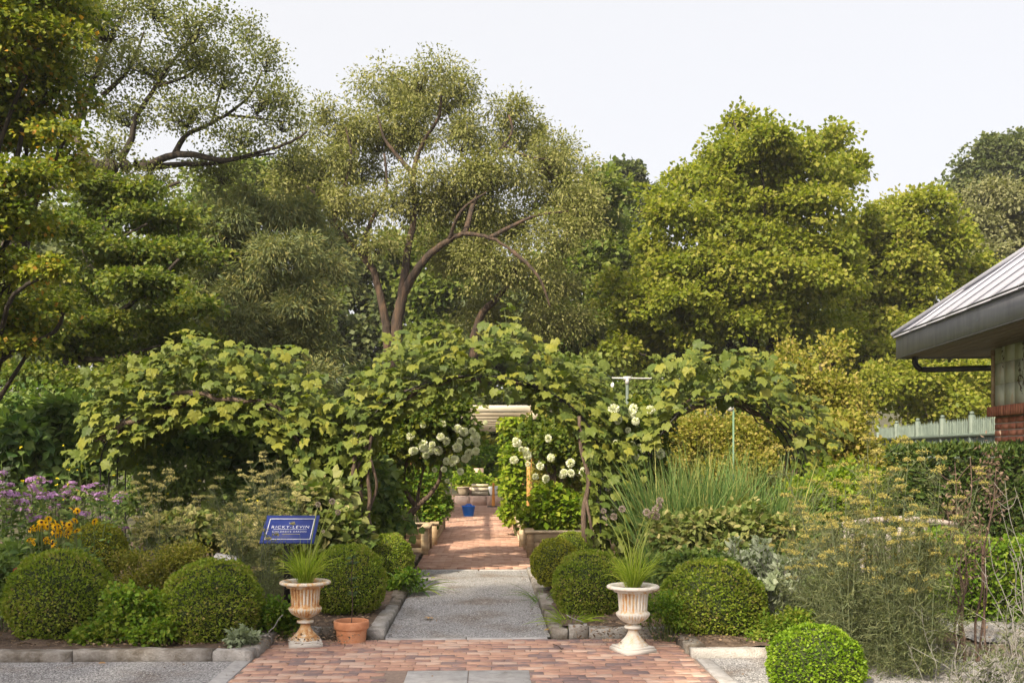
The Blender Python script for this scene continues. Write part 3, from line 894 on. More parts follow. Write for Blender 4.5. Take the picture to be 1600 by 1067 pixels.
gp.obj('downpipe', M['fascia_dark'], hut, smooth=True)

# ------------------------------------------------------------------ picket fence
f0, f1 = np.array([9.3, 26.0, 0]), np.array([8.1, 15.4, 0])
fen = thing('picket_fence', 'pale green picket fence behind the yew hedge', 'fence', f0)
fd = f1 - f0; fl = np.linalg.norm(fd); fa = math.atan2(fd[1], fd[0])
pm = MB(); pm.box((0, 0, 1.14), (.015, .012, 1.14), 0, 0)
pm.add([(-.015, -.012, 2.28), (.015, -.012, 2.28), (.015, .012, 2.28), (-.015, .012, 2.28), (0, 0, 2.36)], [np.array([[0, 1, 4], [1, 2, 4], [2, 3, 4], [3, 0, 4]])])
pm = pm.mesh('picket', M['fence_paint'])
npk = int(fl / .105)
for k in range(npk):
    p = f0 + fd * (k + .5) / npk
    instance('picket', pm, fen, p, (0, 0, fa), (1, 1, 1 + rng.normal() * .004))
for k in range(7):
    p = f0 + fd * k / 6
    b = MB(); b.box(p + [0, 0, 1.2], (.05, .05, 1.2), fa, .02); b.box(p + [0, 0, 2.43], (.035, .035, .03), fa, .03)
    b.obj('fence_post', M['fence_paint'], fen)
for z in (.5, 1.55, 2.02):
    b = MB(); nn = np.array([-math.sin(fa), math.cos(fa), 0]) * .03
    b.tube([f0 - nn + [0, 0, z], f1 - nn + [0, 0, z]], .045, 4); b.obj('rail', M['fence_paint'], fen)

# ------------------------------------------------------------------ trees
LF = dict
build_tree('autumn_beech', 'tall tree with orange-flecked leaves at the edge by the purple flowers', (-8.0, 14.6, 0),
    pxe([(-40, 30, 150, 70), (60, 60, 90, 60), (110, 20, 60, 40), (30, 130, 100, 50), (95, 130, 45, 35), (-60, 190, 120, 60), (40, 210, 85, 40), (105, 205, 35, 25),
         (10, 285, 95, 38), (100, 260, 40, 18), (-50, 350, 120, 50), (40, 360, 70, 32), (20, 430, 85, 32), (85, 420, 30, 18), (30, 490, 75, 28), (100, 475, 30, 12), (-40, 520, 110, 50), (45, 545, 50, 22), (-150, 120, 150, 110), (-160, 380, 140, 120), (-20, -60, 150, 70)], 13.6, .8),
    L['beech'], LF(nsub=1500, nleaf=46, rs=.34, size=.072, tp=BROAD, flat=.32, droop=.35, up=1.0, shell=.25, hue=.42, spread=.25, zoff=.35), .12, 1.6)
lim = lambda pts, Y, r0, r1, dz=0: ([W(p[0], p[1], Y + (p[2] if len(p) > 2 else 0)) for p in pts], r0, r1)
build_tree('oak_tree', 'large tree with a dark crooked limb reaching out against the sky', (-12.2, 23, 0),
    pxe([(170, 50, 100, 55), (300, 55, 60, 48), (250, 115, 80, 45), (350, 125, 60, 50), (400, 165, 50, 45), (440, 195, 40, 40), (290, 190, 70, 30), (130, 130, 80, 70), (200, 190, 60, 30), (385, 225, 55, 20), (320, 100, 50, 40),
         (100, 20, 80, 60), (240, 20, 60, 30), (460, 260, 35, 30), (170, 240, 50, 20), (350, 280, 60, 30), (250, 290, 60, 22), (415, 105, 30, 30), (390, 60, 22, 22)], 22, 1.6),
    L['oak'], LF(nsub=1200, nleaf=34, rs=.42, size=.066, tp=DIAMOND, flat=.75, droop=.15, up=.7, wid=1.5, shell=.35, hue=.5, spread=.25), barkmat=M['bark'],
    limbs=[([(-12.2, 23, -.1), (-12.0, 23, 3.5), (-11.0, 22.6, 6.2), W(60, 272, 22.3), W(130, 263, 22), W(190, 257, 22), W(235, 262, 22)], .42, .12),
           lim([(225, 262), (270, 243), (310, 243, -.3), (350, 251, -.5), (400, 240, -.6), (455, 222, -.8), (480, 205, -.8)], 22, .095, .02),
           lim([(235, 262), (280, 257, .4), (330, 256, .5), (390, 245, .6), (430, 240, .6)], 22, .08, .02),
           lim([(188, 250), (205, 218), (213, 182), (240, 142), (262, 105), (285, 78), (300, 50)], 22, .085, .02),
           lim([(272, 243), (290, 212), (315, 200), (350, 182), (390, 150), (410, 110)], 22, .07, .02),
           lim([(140, 262), (120, 200, .5), (150, 120, .8), (175, 60, 1)], 22, .12, .03),
           lim([(160, 150, .8), (200, 110, .6), (225, 50, .5)], 22, .06, .02),
           lim([(150, 266), (190, 280, -.3), (215, 298, -.6), (245, 297, -.8), (280, 285, -1)], 22, .08, .03),
           lim([(330, 196, 0), (345, 140, .3), (360, 100, .3)], 22, .035, .015), lim([(355, 180), (400, 185, -.3), (440, 190, -.3)], 22, .035, .015),
           lim([(245, 135), (290, 120, -.3), (330, 90, -.3)], 22, .04, .015), lim([(0, 330, 1), (60, 300, .5), (120, 292, 0), (180, 300, 0)], 22, .1, .04)], twig_r=.011, shell_twigs=2.6)
build_tree('dogwood_tree', 'broad low tree with tiered dark green branches beneath the crooked limb', (-8.8, 20, 0),
    pxe([(170, 310, 80, 25), (230, 350, 100, 26), (120, 360, 80, 26), (280, 400, 75, 24), (170, 410, 90, 26), (70, 420, 70, 28), (240, 450, 95, 24), (130, 470, 100, 26), (300, 480, 60, 20), (200, 505, 110, 24), (80, 520, 80, 28),
         (280, 530, 75, 18), (150, 555, 110, 24), (230, 580, 90, 20), (70, 590, 90, 28), (170, 615, 110, 22), (40, 480, 60, 40)], 19.6, 1.4),
    L['dogwood'], LF(nsub=1250, nleaf=40, rs=.4, size=.092, tp=DIAMOND, flat=.32, droop=.2, up=1.1, wid=1.7, shell=.2, hue=.45, spread=.25, zoff=.25), .17, 1.7,
    limbs=[([(-8.8, 20, -.1), W(105, 600, 20), W(118, 540, 20), W(130, 480, 20), W(148, 420, 19.8), W(165, 360, 19.8), W(172, 320, 19.8)], .17, .04),
           lim([(118, 540), (170, 500, -.6), (230, 455, -1), (280, 405, -1.2)], 20, .08, .025), lim([(130, 470), (80, 440, .2), (60, 420, .2)], 20, .06, .02),
           lim([(140, 430), (180, 380, -.3), (230, 350, -.6)], 20, .06, .02), lim([(115, 560), (170, 560, -.8), (250, 540, -1.4)], 20, .07, .02), lim([(145, 430), (130, 390), (122, 350)], 20, .05, .02)], twig_r=.012)
build_tree('juniper_tree', 'feathery grey-green juniper between dogwood and forked willow', (-5.2, 24, 0),
    pxe([(395, 340, 60, 40), (460, 340, 55, 38), (345, 350, 40, 40), (365, 395, 60, 40), (440, 395, 65, 40), (510, 410, 50, 45), (350, 450, 50, 45), (420, 460, 70, 40), (490, 480, 50, 42), (370, 510, 60, 40), (450, 530, 75, 40),
         (505, 555, 40, 40), (400, 570, 70, 35), (480, 590, 70, 30), (340, 570, 45, 40)], 23, 1.2),
    L['juniper'], LF(nsub=1300, nleaf=62, rs=.36, size=.145, tp=DIAMOND, flat=.6, droop=.5, up=.6, wid=.32, shell=.25, hue=.45, spread=.25, zoff=.7, out=1.0), .2, 2.2)
WY = 30
WL_ = 28.7
wl_l = [([W(607, 800, WL_), W(606, 545, WL_), W(601, 500, WL_), W(587, 432, WL_), W(562, 396, WL_), W(522, 350, WL_ - .5), W(505, 322, WL_ - .7), W(480, 290, WL_ - 1)], .17, .035),
        ([W(618, 802, WL_ - .3), W(620, 545, WL_ - .3), W(626, 475, WL_ - .3), W(640, 440, WL_ - .4), W(668, 402, WL_ - .7), W(702, 375, WL_ - 1), W(726, 365, WL_ - 1.2), W(765, 372, WL_ - 1.5), W(800, 392, WL_ - 1.7)], .2, .03),
        lim([(628, 462, -.3), (636, 400, -.2), (648, 330, -.1), (646, 272, 0), (660, 225, 0), (685, 185, -.3), (690, 150, -.4)], WL_, .13, .03),
        lim([(578, 420), (571, 372, .2), (588, 330, .3), (604, 290, .4), (600, 240, .4)], WL_, .08, .03),
        lim([(520, 350, -.5), (540, 290, -.3), (548, 240, -.2), (540, 200, -.2)], WL_, .09, .02),
        lim([(646, 272), (622, 245, .2), (600, 215, .3), (590, 180, .3)], WL_, .09, .02),
        lim([(726, 365, -1.2), (745, 305, -.5), (770, 250, 0), (787, 228, .1), (800, 205, .2), (795, 180, .2)], WL_, .08, .03),
        lim([(790, 230), (825, 245, .3), (860, 250, .3)], WL_, .06, .02), lim([(702, 375, -1), (720, 330, -1.5), (760, 300, -1.7)], WL_, .07, .02),
        lim([(650, 330), (690, 290, .3), (720, 250, .5)], WL_, .08, .02), lim([(800, 392, -1.7), (840, 430, -2), (860, 480, -2)], WL_, .06, .02), lim([(765, 372, -1.5), (830, 340, -1), (890, 330, -.6)], WL_, .07, .02),
        lim([(740, 560, 1.5), (748, 500, 1.5), (790, 450, 1.5), (820, 400, 1.6)], WL_, .16, .05)]
build_tree('willow_tree', 'tall forked willow with orange-lit trunk behind the middle arch', W(612, 720, 28.7) * [1, 1, 0],
    pxe([(655, 135, 65, 32), (610, 170, 60, 42), (700, 165, 45, 45), (590, 225, 55, 45), (665, 215, 70, 42), (535, 215, 55, 50), (500, 270, 55, 45), (560, 280, 50, 35), (720, 225, 40, 45), (790, 190, 35, 30), (815, 225, 48, 35), (855, 255, 45, 38),
         (890, 280, 45, 42), (770, 285, 70, 45), (700, 290, 70, 45), (840, 310, 70, 45), (910, 330, 40, 50), (720, 335, 80, 40), (640, 330, 60, 35), (800, 360, 75, 45), (880, 380, 60, 50), (470, 310, 45, 50), (520, 330, 45, 28), (800, 430, 65, 45), (850, 460, 60, 45), (760, 410, 45, 40), (560, 340, 40, 30),
         (850, 520, 70, 40), (780, 500, 60, 35), (700, 420, 40, 30), (590, 390, 30, 25), (668, 385, 26, 16), (745, 372, 30, 14)], WY, 1.8),
    L['willow'], LF(nsub=2700, nleaf=44, rs=.42, size=.112, tp=DIAMOND, flat=1.15, droop=.6, up=.5, wid=.85, shell=.12, hue=.48, spread=.25, out=.7), barkmat=M['bark_warm'], limbs=wl_l, twig_r=.014, shell_twigs=3.5, lobes=9)
build_tree('maple_tree', 'biggest yellow-green maple, its pointed top against the sky', W(1165, 720, 32.5) * [1, 1, 0],
    pxe([(1160, 200, 25, 24), (1190, 195, 14, 18), (1185, 235, 60, 30), (1290, 222, 42, 16), (1240, 235, 45, 22), (1240, 275, 85, 38), (1300, 275, 45, 40), (1150, 270, 50, 36), (1090, 290, 55, 32), (1045, 315, 30, 22), (1180, 320, 90, 42), (1280, 330, 65, 42), (1080, 350, 70, 38), (1160, 385, 90, 40), (1250, 395, 75, 40),
         (1030, 405, 55, 36), (1110, 430, 85, 38), (1210, 450, 90, 40), (985, 455, 42, 30), (1050, 480, 80, 36), (1290, 440, 55, 40), (980, 510, 45, 32), (1130, 510, 90, 36), (1230, 520, 80, 40), (1020, 555, 75, 32), (1120, 570, 90, 32), (960, 560, 40, 28), (1210, 590, 90, 35), (1060, 610, 90, 25), (1180, 330, 105, 100, 0, 1.8), (1130, 470, 140, 100, 0, 2.0), (1240, 470, 100, 100, 0, 1.8), (1050, 520, 90, 80, 0, 1.8)], 31.5, 1.6),
    L['maple'], LF(nsub=2500, nleaf=48, rs=.46, size=.145, tp=BROAD, flat=.62, droop=.35, up=.8, shell=.2, hue=.5, spread=.27, zoff=.2, jit=.7), .34, 3.0, lobes=7)
build_tree('maple_tree', 'golden maple behind the picket fence and the metal roof', W(1420, 700, 36) * [1, 1, 0],
    pxe([(1390, 335, 45, 30), (1440, 325, 38, 25), (1370, 370, 40, 35), (1430, 375, 60, 36), (1390, 420, 55, 38), (1455, 430, 45, 38), (1420, 470, 60, 36), (1350, 480, 40, 36), (1390, 520, 60, 36), (1460, 520, 50, 40), (1345, 550, 45, 36), (1420, 570, 70, 36), (1500, 590, 60, 40), (1380, 615, 70, 36), (1460, 630, 70, 30), (1530, 630, 50, 40), (1530, 430, 40, 32), (1500, 470, 30, 40), (1415, 430, 75, 85, 0, 1.6), (1400, 560, 90, 75, 0, 1.6)], 35, 1.3),
    L['maple_gold'], LF(nsub=1550, nleaf=48, rs=.48, size=.15, tp=BROAD, flat=.62, droop=.35, up=.8, shell=.2, hue=.52, spread=.27, zoff=.2, jit=.7), .28, 2.8, lobes=7)
build_tree('pale_tree', 'soft grey-green tree above the metal roof', W(1560, 690, 46) * [1, 1, 0],
    pxe([(1530, 325, 50, 32), (1580, 320, 50, 35), (1500, 360, 35, 35), (1550, 375, 60, 35), (1600, 380, 60, 40), (1520, 410, 45, 32), (1620, 330, 60, 50), (1580, 430, 60, 35)], 45, 1.5),
    L['far_grey'], LF(nsub=520, nleaf=52, rs=.62, size=.21, tp=DIAMOND, flat=.7, droop=.4, up=.6, shell=.5, hue=.5, spread=.22), .3, 5)
build_tree('far_tree', 'dark round tree rising highest above the metal roof', W(1560, 640, 62) * [1, 1, 0],
    pxe([(1520, 270, 36, 24), (1560, 240, 38, 28), (1595, 235, 40, 22), (1590, 275, 50, 28), (1545, 290, 50, 25), (1640, 250, 50, 40)], 61, 1.5),
    L['far_dark'], LF(nsub=400, nleaf=44, rs=.75, size=.27, tp=BROAD, flat=.6, droop=.25, up=.7, shell=.5, hue=.5, spread=.22), .35, 9)
build_tree('far_tree', 'small dark blue-green treetop in the gap between willow and maple', W(980, 640, 62) * [1, 1, 0],
    pxe([(980, 278, 28, 18), (965, 300, 22, 22), (995, 305, 22, 25), (975, 335, 30, 25), (1000, 345, 28, 25), (960, 370, 40, 25)], 61, 1.2),
    L['far_dark'], LF(nsub=320, nleaf=42, rs=.62, size=.27, tp=BROAD, flat=.6, droop=.25, up=.7, shell=.5, hue=.4, spread=.22), .35, 9)
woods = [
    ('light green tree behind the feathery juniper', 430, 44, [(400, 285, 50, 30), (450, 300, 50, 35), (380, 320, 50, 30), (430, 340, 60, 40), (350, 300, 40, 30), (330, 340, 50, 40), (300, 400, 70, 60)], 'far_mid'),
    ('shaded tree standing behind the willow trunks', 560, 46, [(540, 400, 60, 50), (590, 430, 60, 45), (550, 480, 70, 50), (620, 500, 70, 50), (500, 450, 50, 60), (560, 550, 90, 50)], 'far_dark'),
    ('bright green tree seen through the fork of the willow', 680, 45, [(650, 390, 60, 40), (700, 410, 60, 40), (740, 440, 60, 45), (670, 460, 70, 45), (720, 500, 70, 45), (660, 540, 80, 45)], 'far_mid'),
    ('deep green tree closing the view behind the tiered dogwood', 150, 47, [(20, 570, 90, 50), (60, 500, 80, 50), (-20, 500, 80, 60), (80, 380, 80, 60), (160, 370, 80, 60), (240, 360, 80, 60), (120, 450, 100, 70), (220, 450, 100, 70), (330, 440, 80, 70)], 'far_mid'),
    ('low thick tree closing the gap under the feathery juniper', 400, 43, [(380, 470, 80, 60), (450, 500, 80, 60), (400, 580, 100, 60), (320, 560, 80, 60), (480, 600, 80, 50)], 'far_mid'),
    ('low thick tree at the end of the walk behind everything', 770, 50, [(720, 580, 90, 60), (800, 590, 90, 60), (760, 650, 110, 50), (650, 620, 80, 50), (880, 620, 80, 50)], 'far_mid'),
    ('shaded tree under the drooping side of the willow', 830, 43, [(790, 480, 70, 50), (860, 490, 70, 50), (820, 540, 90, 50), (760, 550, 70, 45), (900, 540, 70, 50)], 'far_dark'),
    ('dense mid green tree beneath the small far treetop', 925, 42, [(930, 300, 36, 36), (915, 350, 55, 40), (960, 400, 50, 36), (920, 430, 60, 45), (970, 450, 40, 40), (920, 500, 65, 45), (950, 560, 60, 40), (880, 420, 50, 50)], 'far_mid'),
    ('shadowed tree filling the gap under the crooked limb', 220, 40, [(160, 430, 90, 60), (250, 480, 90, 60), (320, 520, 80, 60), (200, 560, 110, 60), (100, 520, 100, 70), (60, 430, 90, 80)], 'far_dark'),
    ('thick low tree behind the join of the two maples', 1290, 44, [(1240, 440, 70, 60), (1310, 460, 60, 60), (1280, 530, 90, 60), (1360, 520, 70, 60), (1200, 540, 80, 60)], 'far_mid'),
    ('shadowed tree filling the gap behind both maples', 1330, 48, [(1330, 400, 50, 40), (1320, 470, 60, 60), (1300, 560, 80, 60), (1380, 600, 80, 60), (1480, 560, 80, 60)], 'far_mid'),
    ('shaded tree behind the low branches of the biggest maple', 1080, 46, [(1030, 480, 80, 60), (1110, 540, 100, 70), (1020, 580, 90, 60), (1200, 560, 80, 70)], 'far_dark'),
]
for lab, px, Y, rows, mt in woods:
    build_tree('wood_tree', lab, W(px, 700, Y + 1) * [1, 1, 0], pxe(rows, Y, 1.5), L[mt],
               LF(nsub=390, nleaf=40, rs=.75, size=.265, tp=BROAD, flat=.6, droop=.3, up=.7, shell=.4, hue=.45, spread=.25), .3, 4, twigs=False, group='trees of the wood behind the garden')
# tall unseen trees added behind the camera to throw shade over the forecourt
for (x, y, h_, r_, lab) in ((-17.5, -2.0, 10.8, 4.2, 'tallest unseen leafy tree, added behind the camera to shade the bank'), (-13.2, -2.5, 10.9, 4.3, 'unseen leafy tree, added behind the camera to shade the brick plaza'), (-8.2, -2.2, 10.9, 4.2, 'unseen leafy tree, added behind the camera to shade the gravel walk')):
    el = [[x + dx * r_, y + dy * r_, h_ + dz * r_, r_ * s_, r_ * s_, r_ * s_ * .8] for dx, dy, dz, s_ in ((0, 0, 0, .7), (.5, .3, .1, .55), (-.5, .2, 0, .55), (.1, -.5, .2, .55), (0, .1, .5, .5), (-.1, .2, -.6, .5))]
    build_tree('added_shade_tree', lab, (x, y, 0), el, L['far_mid'], LF(nsub=170, nleaf=30, rs=.75, size=.26, tp=BROAD, flat=.6, droop=.3, up=.7, shell=.3, back=1, low=.8, hue=.5, spread=.2), .25, 3, twigs=False, lobes=0, group='unseen trees added for shade')
#PART2

# ------------------------------------------------------------------ understory and far shrubs
def Ls(nsub, nleaf, rs, size, tp=BROAD, **k):
    d = dict(nsub=nsub, nleaf=nleaf, rs=rs, size=size, tp=tp); d.update(k); return d
GU = 'shrubs along the foot of the wood'
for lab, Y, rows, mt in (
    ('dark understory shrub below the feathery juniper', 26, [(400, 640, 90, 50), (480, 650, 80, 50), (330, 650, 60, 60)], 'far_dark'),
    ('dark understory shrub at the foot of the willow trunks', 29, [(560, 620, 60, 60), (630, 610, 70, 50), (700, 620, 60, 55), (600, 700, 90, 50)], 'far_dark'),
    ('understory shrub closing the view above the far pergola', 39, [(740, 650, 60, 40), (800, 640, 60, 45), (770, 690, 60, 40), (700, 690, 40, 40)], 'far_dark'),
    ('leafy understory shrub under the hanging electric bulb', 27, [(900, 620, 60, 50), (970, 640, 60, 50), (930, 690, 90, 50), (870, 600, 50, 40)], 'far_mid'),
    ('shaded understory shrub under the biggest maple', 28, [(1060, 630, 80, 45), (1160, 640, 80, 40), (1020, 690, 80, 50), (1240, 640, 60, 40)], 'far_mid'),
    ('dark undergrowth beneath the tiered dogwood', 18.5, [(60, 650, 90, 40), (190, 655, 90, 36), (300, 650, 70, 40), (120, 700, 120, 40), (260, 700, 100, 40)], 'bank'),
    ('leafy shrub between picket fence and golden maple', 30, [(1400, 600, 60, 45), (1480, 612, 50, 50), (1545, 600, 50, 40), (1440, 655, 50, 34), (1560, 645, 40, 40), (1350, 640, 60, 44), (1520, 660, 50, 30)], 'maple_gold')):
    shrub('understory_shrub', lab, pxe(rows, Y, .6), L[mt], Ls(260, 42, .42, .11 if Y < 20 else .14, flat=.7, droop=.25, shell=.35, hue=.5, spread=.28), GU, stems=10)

# ------------------------------------------------------------------ leafy bank behind the arches on the shady side
GB = 'leafy plants of the shady bank'
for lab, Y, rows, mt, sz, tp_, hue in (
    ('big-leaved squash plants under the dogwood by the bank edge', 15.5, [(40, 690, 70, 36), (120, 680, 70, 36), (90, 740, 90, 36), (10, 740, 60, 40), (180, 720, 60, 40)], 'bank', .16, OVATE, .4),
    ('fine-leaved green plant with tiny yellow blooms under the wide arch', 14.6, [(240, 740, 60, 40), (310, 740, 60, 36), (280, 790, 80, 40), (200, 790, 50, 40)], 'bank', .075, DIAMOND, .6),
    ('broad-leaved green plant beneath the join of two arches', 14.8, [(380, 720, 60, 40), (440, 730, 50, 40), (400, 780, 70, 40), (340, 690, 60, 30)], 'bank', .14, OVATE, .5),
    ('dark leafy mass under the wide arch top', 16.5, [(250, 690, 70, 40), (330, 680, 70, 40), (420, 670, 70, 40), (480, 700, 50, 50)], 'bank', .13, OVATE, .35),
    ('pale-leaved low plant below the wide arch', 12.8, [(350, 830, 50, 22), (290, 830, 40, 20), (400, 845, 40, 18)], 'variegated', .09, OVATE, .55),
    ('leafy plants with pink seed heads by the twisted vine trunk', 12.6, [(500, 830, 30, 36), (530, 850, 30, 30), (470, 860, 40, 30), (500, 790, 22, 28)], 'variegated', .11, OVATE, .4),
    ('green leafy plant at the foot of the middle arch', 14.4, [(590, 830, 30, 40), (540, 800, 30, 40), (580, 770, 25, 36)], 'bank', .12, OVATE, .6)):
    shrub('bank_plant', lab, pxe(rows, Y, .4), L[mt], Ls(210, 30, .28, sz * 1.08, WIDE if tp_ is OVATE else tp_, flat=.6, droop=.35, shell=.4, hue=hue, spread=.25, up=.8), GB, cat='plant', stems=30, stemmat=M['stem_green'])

# tiny yellow blooms on their own plant stems
yb = thing('yellow_bloom_plant', 'thin-stemmed plant dotted with tiny yellow blooms on the bank', 'plant', W(270, 815, 14.2) * [1, 1, 0])
mb = MB(); st = MB()
for k in range(60):
    c = W(rng.uniform(20, 480), rng.uniform(690, 790), 14.1 + rng.uniform(-.5, .5))
    n = 6; d = rand_dirs(n) * [1, 1, .4]
    mb.leaves(np.repeat(c[None], n, 0), d, np.repeat([[0, -.5, .8]], n, 0), .028, WIDE, rng.random(n))
    st.tube(limb_path(c - [0, -.1, .3], c, 4, 0, .05), .003, 3, cap=False)
mb.obj('blooms', leaf_mat('petal_lemon', [(.5, .42, .01), (.65, .55, .03)], .3), yb, kind='stuff'); st.obj('stems', M['stem_green'], yb, kind='stuff')

# ------------------------------------------------------------------ sunny shrubs on the other side
GY = 'sunlit yellow-green shrubs'
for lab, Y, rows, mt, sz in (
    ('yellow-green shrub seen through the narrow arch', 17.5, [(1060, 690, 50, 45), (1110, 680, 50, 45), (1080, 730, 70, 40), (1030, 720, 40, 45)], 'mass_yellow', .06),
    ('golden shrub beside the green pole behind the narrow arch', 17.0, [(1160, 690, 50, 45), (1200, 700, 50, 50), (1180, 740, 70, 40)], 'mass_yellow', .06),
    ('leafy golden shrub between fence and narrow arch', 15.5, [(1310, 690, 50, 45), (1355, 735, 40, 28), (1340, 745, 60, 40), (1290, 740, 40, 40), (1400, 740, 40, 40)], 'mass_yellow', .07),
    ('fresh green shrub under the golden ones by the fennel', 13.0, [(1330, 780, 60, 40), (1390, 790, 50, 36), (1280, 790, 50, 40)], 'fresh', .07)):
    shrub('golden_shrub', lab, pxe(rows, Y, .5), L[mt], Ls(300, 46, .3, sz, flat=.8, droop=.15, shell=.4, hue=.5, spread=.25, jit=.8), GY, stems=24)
build_tree('pear_sapling', 'slim young yellow-green tree standing beyond the narrow arch', W(1300, 800, 17.5) * [1, 1, 0],
    pxe([(1300, 560, 26, 40), (1310, 620, 45, 36), (1265, 640, 40, 36), (1330, 660, 45, 36), (1290, 690, 50, 36), (1245, 600, 25, 30), (1235, 560, 18, 22)], 17.5, .3),
    L['mass_yellow'], LF(nsub=330, nleaf=26, rs=.26, size=.07, tp=BROAD, flat=1.0, droop=.1, up=.5, shell=.3, hue=.45, spread=.25, jit=.9), .05, .8, twig_r=.01)

# ------------------------------------------------------------------ arches of black rods, and the grape vines on them
YA = 13.4
def hoop(xl, xr, zs, zt, n=40):
    """polyline of one hoop (x, z) with outward normals"""
    cx_, a = (xl + xr) / 2, (xr - xl) / 2
    th = np.linspace(math.pi, 0, n)
    arc = np.stack([cx_ + a * np.cos(th), zs + (zt - zs) * np.sin(th)], 1)
    L1 = np.stack([np.full(8, xl), np.linspace(0, zs, 9)[:-1]], 1); L2 = L1[::-1] * [0, 1] + [xr, 0]
    P = np.concatenate([L1, arc, L2])
    T = nrm(np.gradient(P, axis=0)); Nn = np.stack([-T[:, 1], T[:, 0]], 1)
    return P, Nn


def arch(label, vlabel, xl, xr, zs, zt, dens, nobj, nrest, rad=(-.15, .5), legs=(True, True), size=.155, yrange=.6, sprays=12):
    cx_ = (xl + xr) / 2
    P, Nn = hoop(xl, xr, zs, zt)
    a = thing('metal_arch', label, 'garden arch', (cx_, YA, 0), 0, 'row of three vine-covered arches')
    for dy in (-.42, -.14, .14, .42):
        mb = MB(); mb.tube(np.stack([P[:, 0], np.full(len(P), YA + dy), P[:, 1]], 1), .010, 5); mb.obj('hoop', M['black_metal'], a)
    for k in range(3, len(P), 6):
        mb = MB(); mb.tube([(P[k, 0], YA - .45, P[k, 1]), (P[k, 0], YA + .45, P[k, 1])], .007, 4); mb.obj('rung', M['black_metal'], a)
    v = thing('grape_vine', vlabel, 'vine', (cx_, YA, 0.0), 0, 'grape vines grown over the arches')
    st = MB()
    m = len(P)
    for k in range(7):
        dy = rng.uniform(-.45, .45); ph = rng.uniform(0, 6); lo, hi = (0, m) if k < 3 else sorted(rng.integers(0, m, 2))
        if k >= 3 and hi - lo < 14: lo, hi = 0, m // 2
        if not legs[0] and lo < 12: lo = 12
        if not legs[1] and hi > m - 12: hi = m - 12
        i = np.arange(lo, hi)
        off = .05 * np.sin(i * .55 + ph) + rng.normal(size=len(i)) * .012
        q = np.stack([P[i, 0] + Nn[i, 0] * off + .05 * np.sin(i * .4 + ph), YA + dy + .09 * np.sin(i * .33 + ph), P[i, 1] + Nn[i, 1] * off], 1)
        q[:, 2] = np.maximum(q[:, 2], 0.0)
        r0 = rng.uniform(.018, .04) if k < 3 else rng.uniform(.012, .022)
        st.tube(smooth_path(q, 2), np.clip(np.linspace(1, .45, 2 * len(q) - 1), .2, 1) * r0, 6)
    st.obj('vine_stems', M['vine_wood'], v, smooth=True)
    # leaves
    def sample(n):
        s = rng.random(n * 4); keep = rng.random(n * 4) < np.interp(s, dens[0], dens[1]); s = s[keep][:n]
        f = s * (m - 1); i = np.clip(f.astype(int), 0, m - 2); t = (f - i)[:, None]
        p = P[i] * (1 - t) + P[i + 1] * t; nn = nrm(Nn[i] * (1 - t) + Nn[i + 1] * t)
        r = rad[0] + (rad[1] - rad[0]) * rng.random(len(s)) ** 1.05
        r = r * np.interp(s, dens[0], dens[2])
        clump = .10 * np.sin(s * 37 + xl * 3) + .08 * np.sin(s * 83 + 1)
        p = p + nn * (r + clump * (r > .1))[:, None]
        y = YA + rng.uniform(-yrange, yrange, len(s))
        pos = np.stack([p[:, 0], y, p[:, 1]], 1); out = np.stack([nn[:, 0], 0 * s, nn[:, 1]], 1)
        T = out * .4 + rng.normal(size=pos.shape) * .33 + np.array([0, -.4, -.6])
        N = out * .35 + np.array([0, -.55, .6]) + rng.normal(size=pos.shape) * .22
        S_ = size * (.55 + .6 * rng.random(len(s)))
        return pos, T, N, S_
    pos, T, N, S_ = sample(nobj + nrest)
    # long shoots that stick out of the mass, each with small leaves towards its tip
    sh = MB(); sp, sT, sN, sS = [], [], [], []
    for k in range(sprays):
        i = rng.integers(0, len(pos)); b = pos[i].copy()
        if b[2] < 1.6: continue
        d = nrm(np.array([rng.normal() * .5, -.25 + rng.normal() * .3, .75 + rng.normal() * .4])); ln = rng.uniform(.25, .5)
        t_ = np.linspace(0, 1, 5)[:, None]; q = b + d * ln * t_ + np.array([0, 0, -.18]) * t_ ** 2
        sh.tube(q, np.linspace(.005, .002, 5), 3, cap=False)
        for j in range(1, 5):
            sp.append(q[j]); sT.append(nrm(rng.normal(size=3) + d * .6)); sN.append(np.array([0, -.5, .6]) + rng.normal(size=3) * .4); sS.append(size * (.75 - .11 * j))
    # thin hanging tendrils
    for k in range(sprays):
        i = rng.integers(0, len(pos)); b = pos[i] + [0, -.1, 0]
        q = b + np.array([[0, 0, 0], [.02, -.04, -.12], [.05, -.05, -.28], [.04, -.05, -.45]]) * rng.uniform(.6, 1.3)
        sh.tube(q, .003, 3, cap=False)
    sh.obj('shoots', M['stem_green'], v, kind='stuff')
    order = np.argsort(pos[:, 1] - .25 * pos[:, 2] + rng.random(len(pos)) * .15)
    big, rest_ = order[:nobj], order[nobj:]
    from mathutils import Matrix
    Tn = nrm(T); side = nrm(np.cross(Tn, N)); N2 = np.cross(side, Tn)
    for i in big:
        Mx = Matrix([[side[i, r_], Tn[i, r_], N2[i, r_]] for r_ in range(3)])
        sc_ = float(S_[i])
        instance('leaf', GL[int(rng.integers(0, 6))], v, pos[i], Mx.to_euler(), (sc_ * rng.uniform(.9, 1.1), sc_, sc_))
    mb = MB()
    pr_, Tr, Nr, Sr = np.concatenate([pos[rest_], np.array(sp).reshape(-1, 3)]), np.concatenate([T[rest_], np.array(sT).reshape(-1, 3)]), np.concatenate([N[rest_], np.array(sN).reshape(-1, 3)]), np.concatenate([S_[rest_], np.array(sS)])
    g = rng.integers(0, 6, len(pr_))
